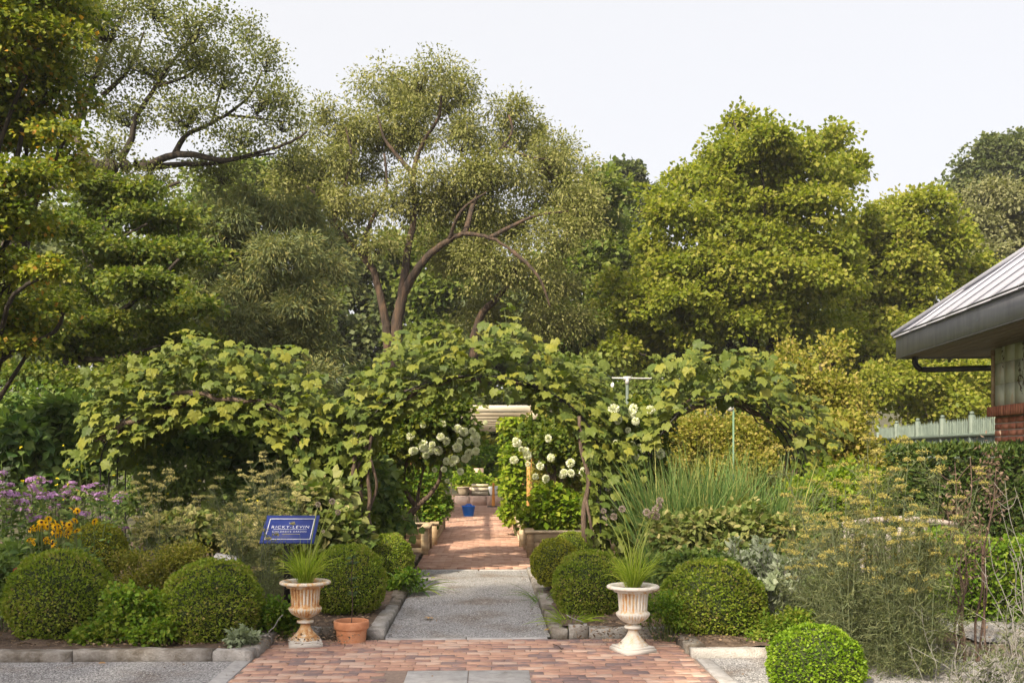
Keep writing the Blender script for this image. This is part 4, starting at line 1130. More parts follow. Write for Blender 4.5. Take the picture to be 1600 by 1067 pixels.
    for k in range(6):
        q = g == k
        if q.any(): mb.leaves(pr_[q], Tr[q], Nr[q], Sr[q], GRAPE[k], np.clip(rng.normal(.5, .22, q.sum()), 0, 1))
    mb.obj('foliage', L['grape_mass'], v, kind='stuff')
    return a, v


GL = []
for k in range(6):
    g_ = MB(); V_, F_ = GRAPE[k]; g_.add(V_, F_, .5); GL.append(g_.mesh('leaf', L['grape'], smooth=True))
# density and thickness along each hoop: (position, density, thickness)
arch('black rod arch under the widest spread of vine, its rods bare by the purple flowers', 'grape vine spread wide and flat over the arch by the purple flowers', -5.22, -2.55, 1.5, 2.42,
     ([0, .12, .2, .3, .5, .7, .85, 1], [0, .05, .4, 1, 1, .95, .6, .3], [.4, .5, .8, 1, 1.25, 1.1, .65, .4]), 300, 2200, (-.3, .62), (False, True), sprays=22)
arch('tallest black rod arch spanning the gravel walk', 'grape vine on the tallest arch over the gravel walk', -2.02, 1.12, 1.55, 2.66,
     ([0, .03, .07, .2, .35, .5, .65, .8, .93, .97, 1], [0, .15, 1, 1, .85, .75, .85, 1, 1, .75, .05], [.6, .8, 1.15, .9, .95, 1.15, 1.0, .72, 1.0, .95, .6]), 300, 2700, (-.21, .62), sprays=30)
arch('narrow black rod arch beside the tall ornamental grass', 'thin grape vine on the narrow arch beside the tall grass', 1.7, 3.78, 1.25, 2.40,
     ([0, .2, .3, .4, .6, .75, .85, 1], [0, .12, .6, 1, 1, .8, .6, .0], [.4, .35, .6, 1.15, 1.2, 1, .8, .6]), 290, 700, (-.02, .56), sprays=18)
# twisted bare trunks at the arch feet
def vine_trunk(label, pts, r):
    t = thing('vine_trunk', label, 'vine', (pts[0][0], pts[0][1], 0), 0, 'bare vine trunks at the arch feet')
    mb = MB(); q = smooth_path(pts, 5); mb.tube(q, np.linspace(r, r * .6, len(q)), 7); mb.obj('trunk', M['vine_wood'], t, smooth=True)
    mb = MB(); q2 = q + np.array([.05, .02, 0]) + .05 * np.stack([np.sin(np.arange(len(q)) * .6), np.cos(np.arange(len(q)) * .6), 0 * np.arange(len(q))], 1)
    mb.tube(q2, r * .55, 6); mb.obj('side_stem', M['vine_wood'], t, smooth=True)
Yv = 12.9
vine_trunk('twisted vine trunk leaning behind the boxwood next to the terracotta pot', [W(556, 870, Yv), W(545, 830, Yv), W(542, 800, Yv), W(556, 770, Yv), W(552, 735, Yv), W(560, 690, Yv)], .042)
vine_trunk('straight paired vine trunk next to the twisted one', [W(574, 870, Yv), W(573, 820, Yv), W(578, 780, Yv), W(574, 730, Yv), W(580, 680, Yv)], .034)
vine_trunk('vine trunk bending behind the golden boxwood', [W(915, 870, Yv), W(912, 800, Yv), W(920, 750, Yv), W(908, 700, Yv), W(905, 650, Yv)], .038)

# ------------------------------------------------------------------ boxwood balls
def box_mesh(name, mat, n=15500, r=.45, leaf=.030):
    u = rand_dirs(n); u = u[u[:, 2] > -.82]
    n = len(u)
    lump = 1 + .022 * np.sin(u[:, 0] * 3.1 + 2) * np.sin(u[:, 2] * 4 + u[:, 1] * 3) + .025 * np.sin(u[:, 0] * 9 + 1) * np.sin(u[:, 1] * 8) + .02 * np.sin(u[:, 2] * 11 + u[:, 0] * 6) + .012 * np.sin(u[:, 0] * 31) * np.sin(u[:, 2] * 27)
    # sprig cells give light tips and dark gaps between them
    cen = rand_dirs(620); dd = (u @ cen.T).max(1); cell = np.clip((1 - dd) * 260, 0, 1)
    rr = r * lump * (1.015 - .05 * cell - .045 * rng.random(n) ** 2 + .07 * (rng.random(n) < .012) * rng.random(n))
    P = u * rr[:, None]
    T = u * .75 + rng.normal(size=(n, 3)) * .5 + np.array([0, 0, .25])
    N = u * .6 + np.array([0, 0, .45]) + rng.normal(size=(n, 3)) * .5
    mb = MB(); mb.leaves(P, T, N, leaf * (.6 + .6 * rng.random(n)), BROAD, np.clip(.5 + rng.normal(size=n) * .2 + .12 * np.sin(u[:, 0] * 5 + u[:, 2] * 4), 0, .995), .8)
    return mb.mesh(name, mat)
BX = [box_mesh('foliage', L['box']), box_mesh('foliage', L['box'])]
BXG = box_mesh('foliage', L['box_gold'], 11000, .45, .034); BXB = box_mesh('foliage', L['box_bright'], 9500, .45, .036)
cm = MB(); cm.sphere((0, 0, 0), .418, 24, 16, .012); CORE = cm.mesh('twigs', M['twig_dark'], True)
sm = MB()
for k in range(9):
    a = k * .7; sm.tube([(math.cos(a) * .05, math.sin(a) * .05, -.62), (math.cos(a) * .12, math.sin(a) * .12, -.2)], .012, 5)
STEM = sm.mesh('stems', M['bark'])
def ball(label, px, py, rpx, Y, me=None, zs=1.0, rz=None, xs_=1.0):
    c = W(px, py, Y); r = rpx / FPX * Y / .45
    t = thing('boxwood_ball', label, 'boxwood', (c[0], c[1], max(0, c[2] - .45 * r * zs)), 0, 'clipped boxwood balls')
    rz = rng.uniform(0, 6.28) if rz is None else rz
    sx_, sy_ = rng.uniform(.96, 1.04, 2)
    for n_, m_ in (('foliage', me or BX[int(rng.integers(0, 2))]), ('twigs', CORE), ('stems', STEM)):
        o = instance(n_, m_, t, c, (0, 0, rz), (r * xs_ * sx_, r * xs_ * sy_, r * zs))
        if n_ != 'stems': o['kind'] = 'stuff'
        else: o['kind'] = 'stuff'
ball('big boxwood ball in front of the yellow coneflowers', 93, 936, 78, 9.05)
ball('small lime-tinted boxwood ball behind the big one, beside the coneflowers', 150, 862, 46, 11.6, BXG, 1.0)
ball('big boxwood ball between the ground cover and the sign post', 332, 945, 76, 8.95, None, .95)
ball('boxwood ball behind the rusty urn and the terracotta pot', 545, 908, 58, 10.3, None, 1.0)
ball('shaded boxwood ball by the wooden bed, at the walk edge', 606, 875, 40, 12.6, None, 1.05)
ball('golden boxwood ball at the edge of the gravel walk', 868, 880, 38, 11.9, BXG, 1.05)
ball('small dark boxwood behind the golden ball', 893, 862, 32, 13.0)
ball('boxwood ball behind the white urn, next to the gravel walk', 922, 917, 58, 10.4, None, 1.0)
ball('biggest boxwood ball beside the white urn', 1112, 945, 79, 9.3, None, .92)
ball('bright green boxwood mound in the gravel in front of the fennel', 1273, 1040, 73, 7.35, BXB, .88)

# ------------------------------------------------------------------ cast-iron urns
def rod_flute(z, th):
    k = np.clip((z - .352) / .02, 0, 1) * np.clip((.518 - z) / .02, 0, 1)
    g = np.clip((z - .25) / .03, 0, 1) * np.clip((.338 - z) / .01, 0, 1)
    return 1 + .13 * k * np.abs(np.sin(th * 12)) - .065 * k + .06 * g * np.abs(np.sin(th * 16))
def urn(label, base, mat, rz):
    t = thing('urn', label, 'urn', base, rz, 'pair of cast-iron urns')
    def part(name, build, m_=mat, smooth=True):
        mb = MB(); build(mb); return mb.obj(name, m_, t, smooth=smooth, world=False)
    part('plinth', lambda b: (b.box((0, 0, .022), (.142, .142, .022), 0, .006), b.box((0, 0, .052), (.132, .132, .01), 0, .008)), smooth=False)
    part('pedestal', lambda b: b.lathe([(.128, .06), (.126, .068), (.112, .085), (.098, .094), (.096, .102), (.078, .118), (.060, .14), (.047, .162), (.040, .185), (.037, .197), (.052, .2), (.068, .205), (.073, .214), (.070, .224), (.05, .232), (.034, .236), (.034, .245)], 40))
    part('bowl', lambda b: b.lathe([(.02, .238), (.045, .243), (.076, .258), (.105, .28), (.125, .303), (.135, .322), (.137, .333), (.131, .342), (.120, .349), (.115, .36), (.114, .39), (.115, .42), (.118, .46), (.123, .495), (.13, .519), (.15, .53)], 160, flute=rod_flute))
    part('rim', lambda b: b.lathe([(.13, .518), (.16, .528), (.19, .532), (.211, .537), (.219, .546), (.217, .557), (.206, .565), (.188, .566), (.172, .556), (.165, .535), (.16, .51)], 120, flute=lambda z, th: 1 + .012 * np.clip((z - .53) * 60, 0, 1) * np.sin(th * 34)))
    part('soil', lambda b: b.lathe([(.17, .53), (.1, .542), (.001, .548)], 20), M['soil'])
    return t
U1, U2 = W(477, 1009, 8.86) * [1, 1, 0], W(989, 1019, 8.57) * [1, 1, 0]
urn('rust-stained cast-iron urn with a tuft of grass, beside the terracotta pot', U1, urn_mat('rusty_iron', .0), .25)
urn('whiter cast-iron urn with tall seed heads, beside the biggest boxwood', U2, urn_mat('white_iron', -.14), .45)

def head_mesh(r, n, mat, name='seed_head'):
    mb = MB(); u = rand_dirs(n)
    mb.leaves(u * r * .55, u + rng.normal(size=(n, 3)) * .25, rng.normal(size=(n, 3)), r * .62, BROAD, rng.random(n), .9)
    return mb.mesh(name, mat)
HEAD = [head_mesh(.029, 110, L['seed']) for k in range(3)]
def tuft(label, base, n, ln, heads, mat, cat='grass', name='grass_tuft', group=None, w=.0065, lean=.35, r0=.06, droop=.35):
    t = thing(name, label, cat, base, 0, group)
    mb = MB()
    a = rng.uniform(0, 6.28, n); rr = np.sqrt(rng.random(n)) * r0
    P = np.asarray(base) + np.stack([rr * np.cos(a), rr * np.sin(a), 0 * a], 1)
    D = np.stack([np.cos(a) * lean * rng.random(n) * 1.6, np.sin(a) * lean * rng.random(n) * 1.6, np.ones(n)], 1) + rng.normal(size=(n, 3)) * .08
    mb.blades(P, D, ln * (.5 + .6 * rng.random(n)), w, droop * rng.random(n) * 2, 5, rng.random(n))
    mb.obj('blades', mat, t, kind='stuff')
    for (hp, r_) in heads:
        b = np.asarray(base) + [rng.normal() * .03, rng.normal() * .03, 0]
        mb = MB(); mb.tube(smooth_path([b, b + (hp - b) * [.3, .3, .5], hp], 4), .0042, 5); mb.obj('flower_stalk', M['stem_bright'], t)
        instance('seed_head', HEAD[int(rng.integers(0, 3))], t, hp, (rng.random() * 3, rng.random() * 3, 0), (r_, r_, r_))
    return t
M['stem_bright'] = noise_mat('stem_bright', [(.14, .19, .03), (.24, .28, .05)], 10, .6, 0)
hz = lambda l, Y: [(W(x, y, Y + rng.normal() * .05), s_) for x, y, s_ in l]
tuft('bright chive-like tuft growing in the rust-stained urn', U1 + [0, 0, .54], 300, .44, hz([(497, 788, .8), (519, 783, .9), (528, 800, .8), (505, 830, .5)], 8.86), L['chive'], group='grass tufts in the urns', lean=.34)
tuft('bright chive-like tuft with round seed heads in the whiter urn', U2 + [0, 0, .54], 280, .44, hz([(943, 798, .8), (959, 807, 1.0), (972, 795, 1.0), (1010, 800, 1.05), (1018, 805, 1.1), (1026, 806, 1.05), (1024, 796, 1.0), (1031, 782, 1.0), (1029, 790, 1)], 8.57), L['chive'], group='grass tufts in the urns', lean=.34)

# terracotta pot with a small bay seedling
TP = W(549, 1001, 9.03) * [1, 1, 0]
pot = thing('terracotta_pot', 'terracotta pot with a thick rim beside the rusty urn', 'pot', TP)
mb = MB(); mb.lathe([(.001, 0), (.122, 0), (.124, .006), (.138, .125)], 48, TP); mb.obj('body', M['terracotta'], pot, True)
mb = MB(); mb.lathe([(.138, .122), (.149, .125), (.153, .132), (.156, .185), (.152, .196), (.144, .197), (.139, .188), (.135, .15)], 48, TP); mb.obj('rim', M['terracotta'], pot, True)
mb = MB(); mb.lathe([(.138, .155), (.07, .163), (.001, .165)], 20, TP); mb.obj('soil', M['soil'], pot)
sd_ = thing('bay_seedling', 'small dark-leaved seedling growing in the terracotta pot', 'plant', TP + [0, 0, .16])
mb = MB(); q = smooth_path([TP + [0, 0, .16], TP + [.01, 0, .35], TP + [0, .01, .55], TP + [.012, 0, .74]], 3); mb.tube(q, .004, 4); mb.obj('stem', M['stem_brown'], sd_)
mb = MB(); k_ = rng.integers(4, len(q), 42); n = 42
mb.leaves(q[k_], rand_dirs(n) * [1, 1, .4] + [0, 0, .2], np.tile([0, -.3, .8], (n, 1)) + rng.normal(size=(n, 3)) * .3, .065 * (.6 + .5 * rng.random(n)), DIAMOND, rng.random(n) * .5, 1.2); mb.obj('foliage', L['yew'], sd_, kind='stuff')

# ------------------------------------------------------------------ blue sign
sg = thing('garden_sign', 'blue lectern sign with white lettering on a black post among fennel', 'sign', W(449, 955, 10.5) * [1, 1, 0])
b0, b1, t0_, t1_ = W(405, 848, 10.4), W(490, 848, 10.4), W(416, 806, 10.72), W(501, 804, 10.72)
ux = nrm(b1 - b0); uy = nrm((t0_ + t1_) / 2 - (b0 + b1) / 2); un = np.cross(ux, uy)
sw_, sh_ = np.linalg.norm(b1 - b0), np.linalg.norm((t0_ + t1_) / 2 - (b0 + b1) / 2)
sc0 = (b0 + b1 + t0_ + t1_) / 4
def sp_(x, y, z): return sc0 + ux * x + uy * y + un * z
def sbox(mb, x0, x1, y0, y1, z0, z1):
    mb.add([sp_(x, y, z) for z in (z0, z1) for x, y in ((x0, y0), (x1, y0), (x1, y1), (x0, y1))], [np.array([[0, 3, 2, 1], [4, 5, 6, 7], [0, 1, 5, 4], [1, 2, 6, 5], [2, 3, 7, 6], [3, 0, 4, 7]])])
mb = MB(); sbox(mb, -sw_ / 2, sw_ / 2, -sh_ / 2, sh_ / 2, -.012, .0); mb.obj('panel', M['sign_blue'], sg)
bw, bh = sw_ / 2 - .042, sh_ / 2 - .05
mb = MB()
for x0, x1, y0, y1 in ((-bw, bw, bh - .009, bh), (-bw, bw, -bh, -bh + .009), (-bw, -bw + .009, -bh + .009, bh - .009), (bw - .009, bw, -bh + .009, bh - .009)):
    sbox(mb, x0, x1, y0, y1, .0005, .003)
mb.obj('border_line', M['sign_white'], sg, kind='stuff')
mb = MB(); sbox(mb, -bw * .72, bw * .74, -.008, -.003, .0005, .0025); mb.obj('rule_line', M['sign_white'], sg)
def text(txt, x, y, size, name):
    cu = bpy.data.curves.new(name, 'FONT'); cu.body = txt; cu.size = size; cu.align_x = 'CENTER'; cu.extrude = .0008; cu.space_character = 1.25
    o = bpy.data.objects.new(name, cu); COL.objects.link(o)
    dg = bpy.context.evaluated_depsgraph_get(); me = bpy.data.meshes.new_from_object(o.evaluated_get(dg))
    bpy.data.objects.remove(o)
    n = len(me.vertices); co = np.zeros(n * 3); me.vertices.foreach_get('co', co); co = co.reshape(-1, 3)
    Wd = sp_(0, 0, 0) + (co[:, :1] + x) * ux + (co[:, 1:2] + y) * uy + (co[:, 2:] + .0018) * un - ORG[sg]
    me.vertices.foreach_set('co', Wd.ravel()); me.materials.clear(); me.materials.append(M['sign_white']); me.update()
    o = bpy.data.objects.new(name, me); COL.objects.link(o); o.parent = sg
text('THE', 0, .075, .026, 'lettering')
text('RICKY-LEVIN', 0, .01, .056, 'lettering')
text("CHILDREN'S GARDEN", 0, -.05, .03, 'lettering')
mb = MB(); sbox(mb, -bw * .3, bw * .5, -.078, -.0755, .0005, .002); mb.obj('rule_line', M['rope_yellow'], sg)
mb = MB(); pb_ = W(449, 955, 10.55) * [1, 1, 0]; mb.box(pb_ + [0, 0, .42], (.03, .02, .42), 0, .003); mb.obj('post', M['black_metal'], sg)

# ------------------------------------------------------------------ raised timber beds
def timber_bed(label, u0, u1, v0, v1, h):
    t = thing('raised_bed', label, 'raised bed', S((u0 + u1) / 2, (v0 + v1) / 2), 0, 'timber raised beds along the brick walk')
    nb = 3; bh_ = h / nb
    for k in range(nb):
        z = bh_ * (k + .5)
        for (uc, vc, hu, hv) in (((u0 + u1) / 2, v0, (u1 - u0) / 2 - .05, .022), ((u0 + u1) / 2, v1, (u1 - u0) / 2 - .05, .022), (u0, (v0 + v1) / 2, .022, (v1 - v0) / 2 - .05), (u1, (v0 + v1) / 2, .022, (v1 - v0) / 2 - .05)):
            mb = MB(); mb.box((0, 0, 0), (max(hu, hv), .022, bh_ / 2 - .004), 0, .004, .001); me = mb.mesh('plank', M['raw_wood'])
            instance('plank', me, t, S(uc, vc, z), (0, 0, TH + (R(90) if hv > hu else 0)))
    for uc in (u0, u1):
        for vc in (v0, v1):
            mb = MB(); mb.box(S(uc, vc, h / 2), (.055, .055, h / 2), TH, .004); mb.obj('corner_post', M['raw_wood'], t)
    for (uc, vc, hu, hv) in (((u0 + u1) / 2, v0, (u1 - u0) / 2 + .09, .075), ((u0 + u1) / 2, v1, (u1 - u0) / 2 + .09, .075), (u0, (v0 + v1) / 2, .075, (v1 - v0) / 2 - .08), (u1, (v0 + v1) / 2, .075, (v1 - v0) / 2 - .08)):
        mb = MB(); mb.box((0, 0, 0), (max(hu, hv), .075, .018), 0, .004); me = mb.mesh('cap_board', M['raw_wood'])
        instance('cap_board', me, t, S(uc, vc, h + .018), (0, 0, TH + (R(90) if hv > hu else 0)))
    mb = MB(); mb.add([S(u0, v0, h - .06), S(u1, v0, h - .06), S(u1, v1, h - .06), S(u0, v1, h - .06)], [np.array([[0, 1, 2, 3]])]); mb.obj('soil', M['soil'], t)
timber_bed('timber raised bed beneath the forked hydrangea trunk', -2.6, -.98, 16.7, 17.9, .44)
timber_bed('timber raised bed just beyond the one under the hydrangea', -2.6, -.92, 18.5, 22.5, .40)
timber_bed('nearest timber raised bed behind the golden boxwood', .72, 2.3, 16.2, 17.6, .42)
timber_bed('timber raised bed at the foot of the orange pergola post', .66, 2.3, 18.1, 23, .40)
for lab, Y, rows, mt, sz, tp_ in (
    ('bushy bright green plant filling the bed past the hydrangea', 19.2, [(652, 780, 30, 34), (678, 803, 20, 22), (636, 760, 30, 30), (664, 760, 22, 22)], 'bright', .075, WIDE),
    ('lush green plant spilling toward the walk past the bushy one', 22, [(674, 770, 20, 28), (690, 792, 9, 14), (684, 745, 12, 22)], 'bright', .075, WIDE),
    ('bright broad-leaved plant in the nearest bed behind the golden boxwood', 16.9, [(850, 805, 22, 18), (880, 800, 22, 20), (865, 790, 22, 18)], 'fresh', .12, OVATE),
    ('pale wispy plant behind the broad-leaved one', 18.5, [(870, 750, 30, 32), (900, 770, 30, 32), (890, 720, 25, 25)], 'mass_yellow', .06, DIAMOND),
    ('yellow-green hop vine climbing around the orange post', 20.5, [(812, 690, 16, 26), (808, 730, 14, 30), (806, 770, 13, 28), (803, 805, 11, 22), (840, 670, 26, 22), (820, 660, 20, 16)], 'fresh', .11, WIDE),
    ('yellow-green vine hanging over the far pergola side', 25.5, [(800, 690, 12, 20), (798, 730, 11, 26), (797, 765, 10, 20), (800, 665, 16, 14)], 'fresh', .11, WIDE),
    ('golden leafy vine above the round white blossoms', 18.8, [(860, 660, 30, 26), (890, 690, 30, 26), (850, 700, 22, 26), (910, 660, 25, 25)], 'mass_yellow', .09, WIDE)):
    shrub('bed_plant', lab, pxe(rows, Y, .25), L[mt], Ls(170, 40, .2, sz, BROAD, flat=.8, droop=.3, shell=.4, hue=.5, spread=.25), 'plants along the brick walk', cat='plant', stems=20, stemmat=M['stem_green'])

# ------------------------------------------------------------------ hydrangeas
PAN = [head_mesh(.058, 170, L['white'], 'flower_head') for k in range(3)]
def hydrangea(label, base, rows, Y, heads, limbs, hr=1.0, sz=.085):
    t = build_tree('hydrangea', label, base, pxe(rows, Y, .3), L['hydrangea'], LF(nsub=210, nleaf=34, rs=.24, size=sz, tp=BROAD, flat=.8, droop=.3, up=.8, shell=.4, hue=.45, spread=.25), .06, .8, M['vine_wood'], limbs, twig_r=.008, group='white-flowered hydrangeas', cat='hydrangea')
    for x, y in heads:
        r_ = hr * rng.uniform(.45, .92)
        instance('flower_head', PAN[int(rng.integers(0, 3))], t, W(x + rng.normal() * 3, y + rng.normal() * 3, Y - .6 + rng.normal() * .12), (rng.normal() * .4, rng.normal() * .4, rng.random() * 6), (r_, r_, r_ * rng.uniform(.9, 1.2)))
q2 = lambda l: [(480 + x / 2.965, 500 + y / 2.965) for x, y in l]
q3 = lambda l: [(920 + x / 3.1375, 520 + y / 3.1375) for x, y in l]
YH = 15.6
hydrangea('hydrangea tree with a forked bare trunk and white blooms beside the walk', W(628, 880, YH) * [1, 1, 0], [(640, 700, 45, 36), (690, 690, 40, 34), (722, 690, 24, 28), (605, 705, 28, 40), (660, 655, 50, 24), (700, 650, 36, 24), (615, 760, 20, 24)], YH,
    q2([(475, 600), (510, 605), (550, 570), (580, 590), (615, 540), (650, 570), (620, 620), (580, 625), (550, 625), (620, 650), (595, 690), (615, 695), (705, 580), (750, 575), (785, 565), (770, 610), (740, 630), (755, 620), (710, 640), (725, 635), (690, 650), (670, 670), (690, 690), (655, 745), (465, 540), (545, 500), (780, 530), (760, 545), (830, 480), (700, 500), (640, 480), (600, 575), (560, 600), (735, 520), (720, 560), (790, 600), (680, 640)]),
    [lim([(626, 885), (628, 840), (640, 805), (652, 790)], YH, .065, .05), lim([(650, 792), (636, 770), (630, 745), (640, 710), (650, 680)], YH, .045, .015), lim([(652, 790), (672, 772), (686, 750), (690, 725), (700, 690)], YH, .045, .015), lim([(652, 790), (655, 760, .2), (665, 720, .3), (670, 690, .3)], YH, .035, .012), lim([(632, 750), (615, 725), (605, 700)], YH, .025, .01)], 1.3)
hydrangea('hydrangea with big white blooms in front of the orange post', W(860, 860, 17.5) * [1, 1, 0], [(870, 700, 34, 22), (840, 680, 28, 22), (900, 720, 30, 25)], 17.3,
    q2([(955, 545), (985, 580), (995, 600), (1000, 585), (960, 635), (950, 640), (1020, 665), (1025, 625), (1065, 730), (1135, 650), (1130, 655), (1200, 715), (1190, 720), (1245, 705), (1220, 650), (1280, 690), (1270, 680), (1125, 545), (1080, 680), (1110, 720)]), None, 1.4)
hydrangea('hydrangea with creamy blooms between the tallest and the narrow arch', W(1000, 850, 13.9) * [1, 1, 0], [(985, 670, 30, 32), (1000, 710, 32, 34), (1012, 665, 22, 28), (990, 740, 30, 34), (1005, 760, 25, 30)], 13.7,
    q3([(135, 370), (170, 395), (225, 375), (210, 400), (240, 435), (225, 440), (300, 370), (315, 495), (305, 500), (245, 565), (260, 560), (200, 610), (235, 630), (225, 635), (140, 440), (60, 710), (340, 610), (130, 540), (205, 560), (190, 470)]), None, 1.35)

# ------------------------------------------------------------------ pergola and far end of the walk
pg = thing('pergola', 'pale timber pergola over the far brick walk', 'pergola', S(-.2, 24, 0))
for v in (19.8, 23.8, 27.8, 31.8):
    for u in (-1.45, .86):
        mb = MB(); mb.box(S(u, v, 1.13), (.05, .05, 1.13), TH, .004)
        o = mb.obj('post', M['orange_wood'], pg)
for u in (-1.45, .86):
    mb = MB(); mb.box(S(u, 25, 2.33), (.04, 7.6, .07), TH, .004); mb.obj('side_beam', M['pale_wood'], pg)
for k in range(9):
    mb = MB(); mb.box((0, 0, 0), (1.5, .03, .065), 0, .004); me = mb.mesh('cross_beam', M['pale_wood'])
    instance('cross_beam', me, pg, S(-.3, 17.8 + k * 1.75, 2.45), (0, 0, TH))
gpz = thing('trellis_post', 'dark green trellis post behind the orange pergola post', 'post', S(1.02, 20.4))
mb = MB(); mb.tube([S(1.02, 20.4, 0), S(1.02, 20.4, 1.75)], .035, 8); mb.obj('post', M['green_paint'], gpz, True)
mb = MB(); mb.sphere(S(1.02, 20.4, 1.76), .05, 8, 6); mb.obj('finial', M['green_paint'], gpz, True)

wt = thing('low_stone_wall', 'low curved pink stone wall at the end of the walk', 'wall', W(750, 791, 33) * [1, 1, 0])
ccn = W(750, 791, 34.6) * [1, 1, 0]
for k in range(7):
    a0, a1 = -1.15 + k * .33, -1.15 + (k + 1) * .33 - .012
    mb = MB(); n = 5; vv = []
    for a in np.linspace(a0, a1, n):
        for rr_, z in ((1.65, 0), (1.65, .33), (1.3, .33), (1.3, 0)):
            vv.append(ccn + [rr_ * math.sin(a), -rr_ * math.cos(a), z])
    F = [[i * 4 + j, (i + 1) * 4 + j, (i + 1) * 4 + (j + 1) % 4, i * 4 + (j + 1) % 4] for i in range(n - 1) for j in range(4)]
    mb.add(vv, [np.array(F), np.array([[0, 1, 2, 3], [n * 4 - 1, n * 4 - 2, n * 4 - 3, n * 4 - 4]])]); mb.obj('stone', M['pink_stone'], wt)
mb = MB(); mb.lathe([(1.3, .30), (.001, .31)], 24, ccn); mb.obj('fill', M['soil'], wt)
def lath(name, label, cat, base, parts, group=None):
    t = thing(name, label, cat, base, 0, group)
    for pn, prof, m_ in parts:
        mb = MB(); mb.lathe(prof, 28, base); mb.obj(pn, m_, t, True)
    return t
bp_ = W(724, 775, 33.6); bp_[2] = .33
lath('bowl_planter', 'tan bowl planter on the low pink wall', 'planter', bp_, [('bowl', [(.001, 0), (.11, 0), (.15, .06), (.19, .17), (.2, .25), (.215, .255), (.215, .285), (.19, .285), (.17, .2)], M['tan_pot']), ('soil', [(.18, .25), (.001, .26)], M['soil'])])
bp2 = W(771, 775, 33.6); bp2[2] = .33
lath('white_planter', 'glossy white round planter behind the orange marker post', 'planter', bp2, [('body', [(.001, 0), (.1, 0), (.135, .08), (.165, .2), (.175, .3), (.165, .31), (.15, .29)], M['white_glaze']), ('soil', [(.155, .26), (.001, .27)], M['soil'])])
cp_ = W(750, 775, 34.0); cp_[2] = .33
cr = thing('wooden_planter', 'pale wooden planter box on the low pink wall', 'planter', cp_)
for k in range(3):
    for sy in (-.16, .16):
        mb = MB(); mb.box(cp_ + [0, sy, .06 + k * .125], (.27, .012, .058), 0, .003); mb.obj('plank', M['pale_wood'], cr)
    for sx in (-.26, .26):
        mb = MB(); mb.box(cp_ + [sx, 0, .06 + k * .125], (.012, .147, .058), 0, .003); mb.obj('plank', M['pale_wood'], cr)
mb = MB(); mb.box(cp_ + [-.31, -.1, .13], (.035, .05, .13), 0, .004); mb.obj('brace', M['pink_stone'], cr)
mb = MB(); mb.box(cp_ + [0, 0, .33], (.245, .14, .01), 0); mb.obj('soil', M['soil'], cr)
pbd = thing('pink_board', 'plain pink board standing among plants behind the wooden planter', 'board', W(748, 770, 34.9) * [1, 1, 0] + [0, 0, .3])
mb = MB(); mb.box(W(748, 745, 34.9), (.165, .015, .3), 0, .004); mb.obj('board', M['pink_board'], pbd)
mb = MB(); mb.box(W(748, 765, 34.93) * [1, 1, 0] + [0, 0, .5], (.02, .015, .26), 0); mb.obj('stake', M['raw_wood'], pbd)
mk = W(771, 793, 32.0) * [1, 1, 0]
ok = lath('marker_post', 'slim orange marker post with a black base on the brick walk', 'traffic post', mk + [0, 0, .02], [('base', [(.001, 0), (.2, 0), (.2, .03), (.17, .05), (.001, .05)], M['black_rubber']), ('post', [(.055, .05), (.05, .1), (.045, .35), (.036, .6), (.03, .68), (.042, .7), (.042, .73), (.025, .77), (.001, .78)], M['cone_orange'])])
rp = thing('yellow_rope', 'yellow rope stretched across the end of the walk', 'rope', W(750, 757, 32.4) * [1, 1, 0])
mb = MB(); a, b = W(705, 757, 32.2), W(795, 757, 32.2); q = np.linspace(0, 1, 12)[:, None]; q = a + (b - a) * q - np.array([0, 0, .05]) * np.sin(q * math.pi); mb.tube(q, .014, 5); mb.obj('rope', M['rope_yellow'], rp)
for e, nm in ((a, 'stake'), (b, 'stake')):
    mb = MB(); mb.tube([e * [1, 1, 0], e + [0, 0, .05]], .018, 5); mb.obj(nm, M['raw_wood'], rp)
bk = W(732, 808, 27.2) * [1, 1, 0] + [0, 0, .018]
bt = lath('blue_bucket', 'bright blue plastic bucket standing on the brick walk', 'bucket', bk, [('body', [(.001, 0), (.125, 0), (.13, .006), (.175, .27), (.185, .275), (.185, .29), (.17, .29), (.12, .02), (.001, .02)], M['bucket_blue'])])
for s_ in (-1, 1):
    mb = MB(); th = np.linspace(.2, math.pi - .2, 9); mb.tube(bk + np.stack([.09 * np.cos(th), np.full(9, .17 * s_), .27 + .06 * np.sin(th)], 1), .012, 5); mb.obj('handle', M['bucket_blue'], bt)
for lab, Y, rows, mt in (('yellow-green plant in front of the pink board', 34.6, [(740, 762, 14, 7), (757, 758, 12, 8), (725, 752, 12, 10)], 'fresh'),
                         ('bright shrub behind the pink board', 36.5, [(725, 735, 22, 18), (770, 745, 20, 14), (755, 720, 25, 14)], 'bright'),
                         ('red-tinged bush at the end of the walk behind the board', 37.5, [(765, 715, 22, 20), (745, 700, 26, 18), (785, 735, 16, 22)], 'mass_yellow')):
    shrub('far_plant', lab, pxe(rows, Y, .2), L[mt], Ls(140, 40, .3, .12, flat=.7, droop=.25, shell=.4, hue=.4, spread=.25), 'plants at the end of the walk', cat='plant', stems=10)

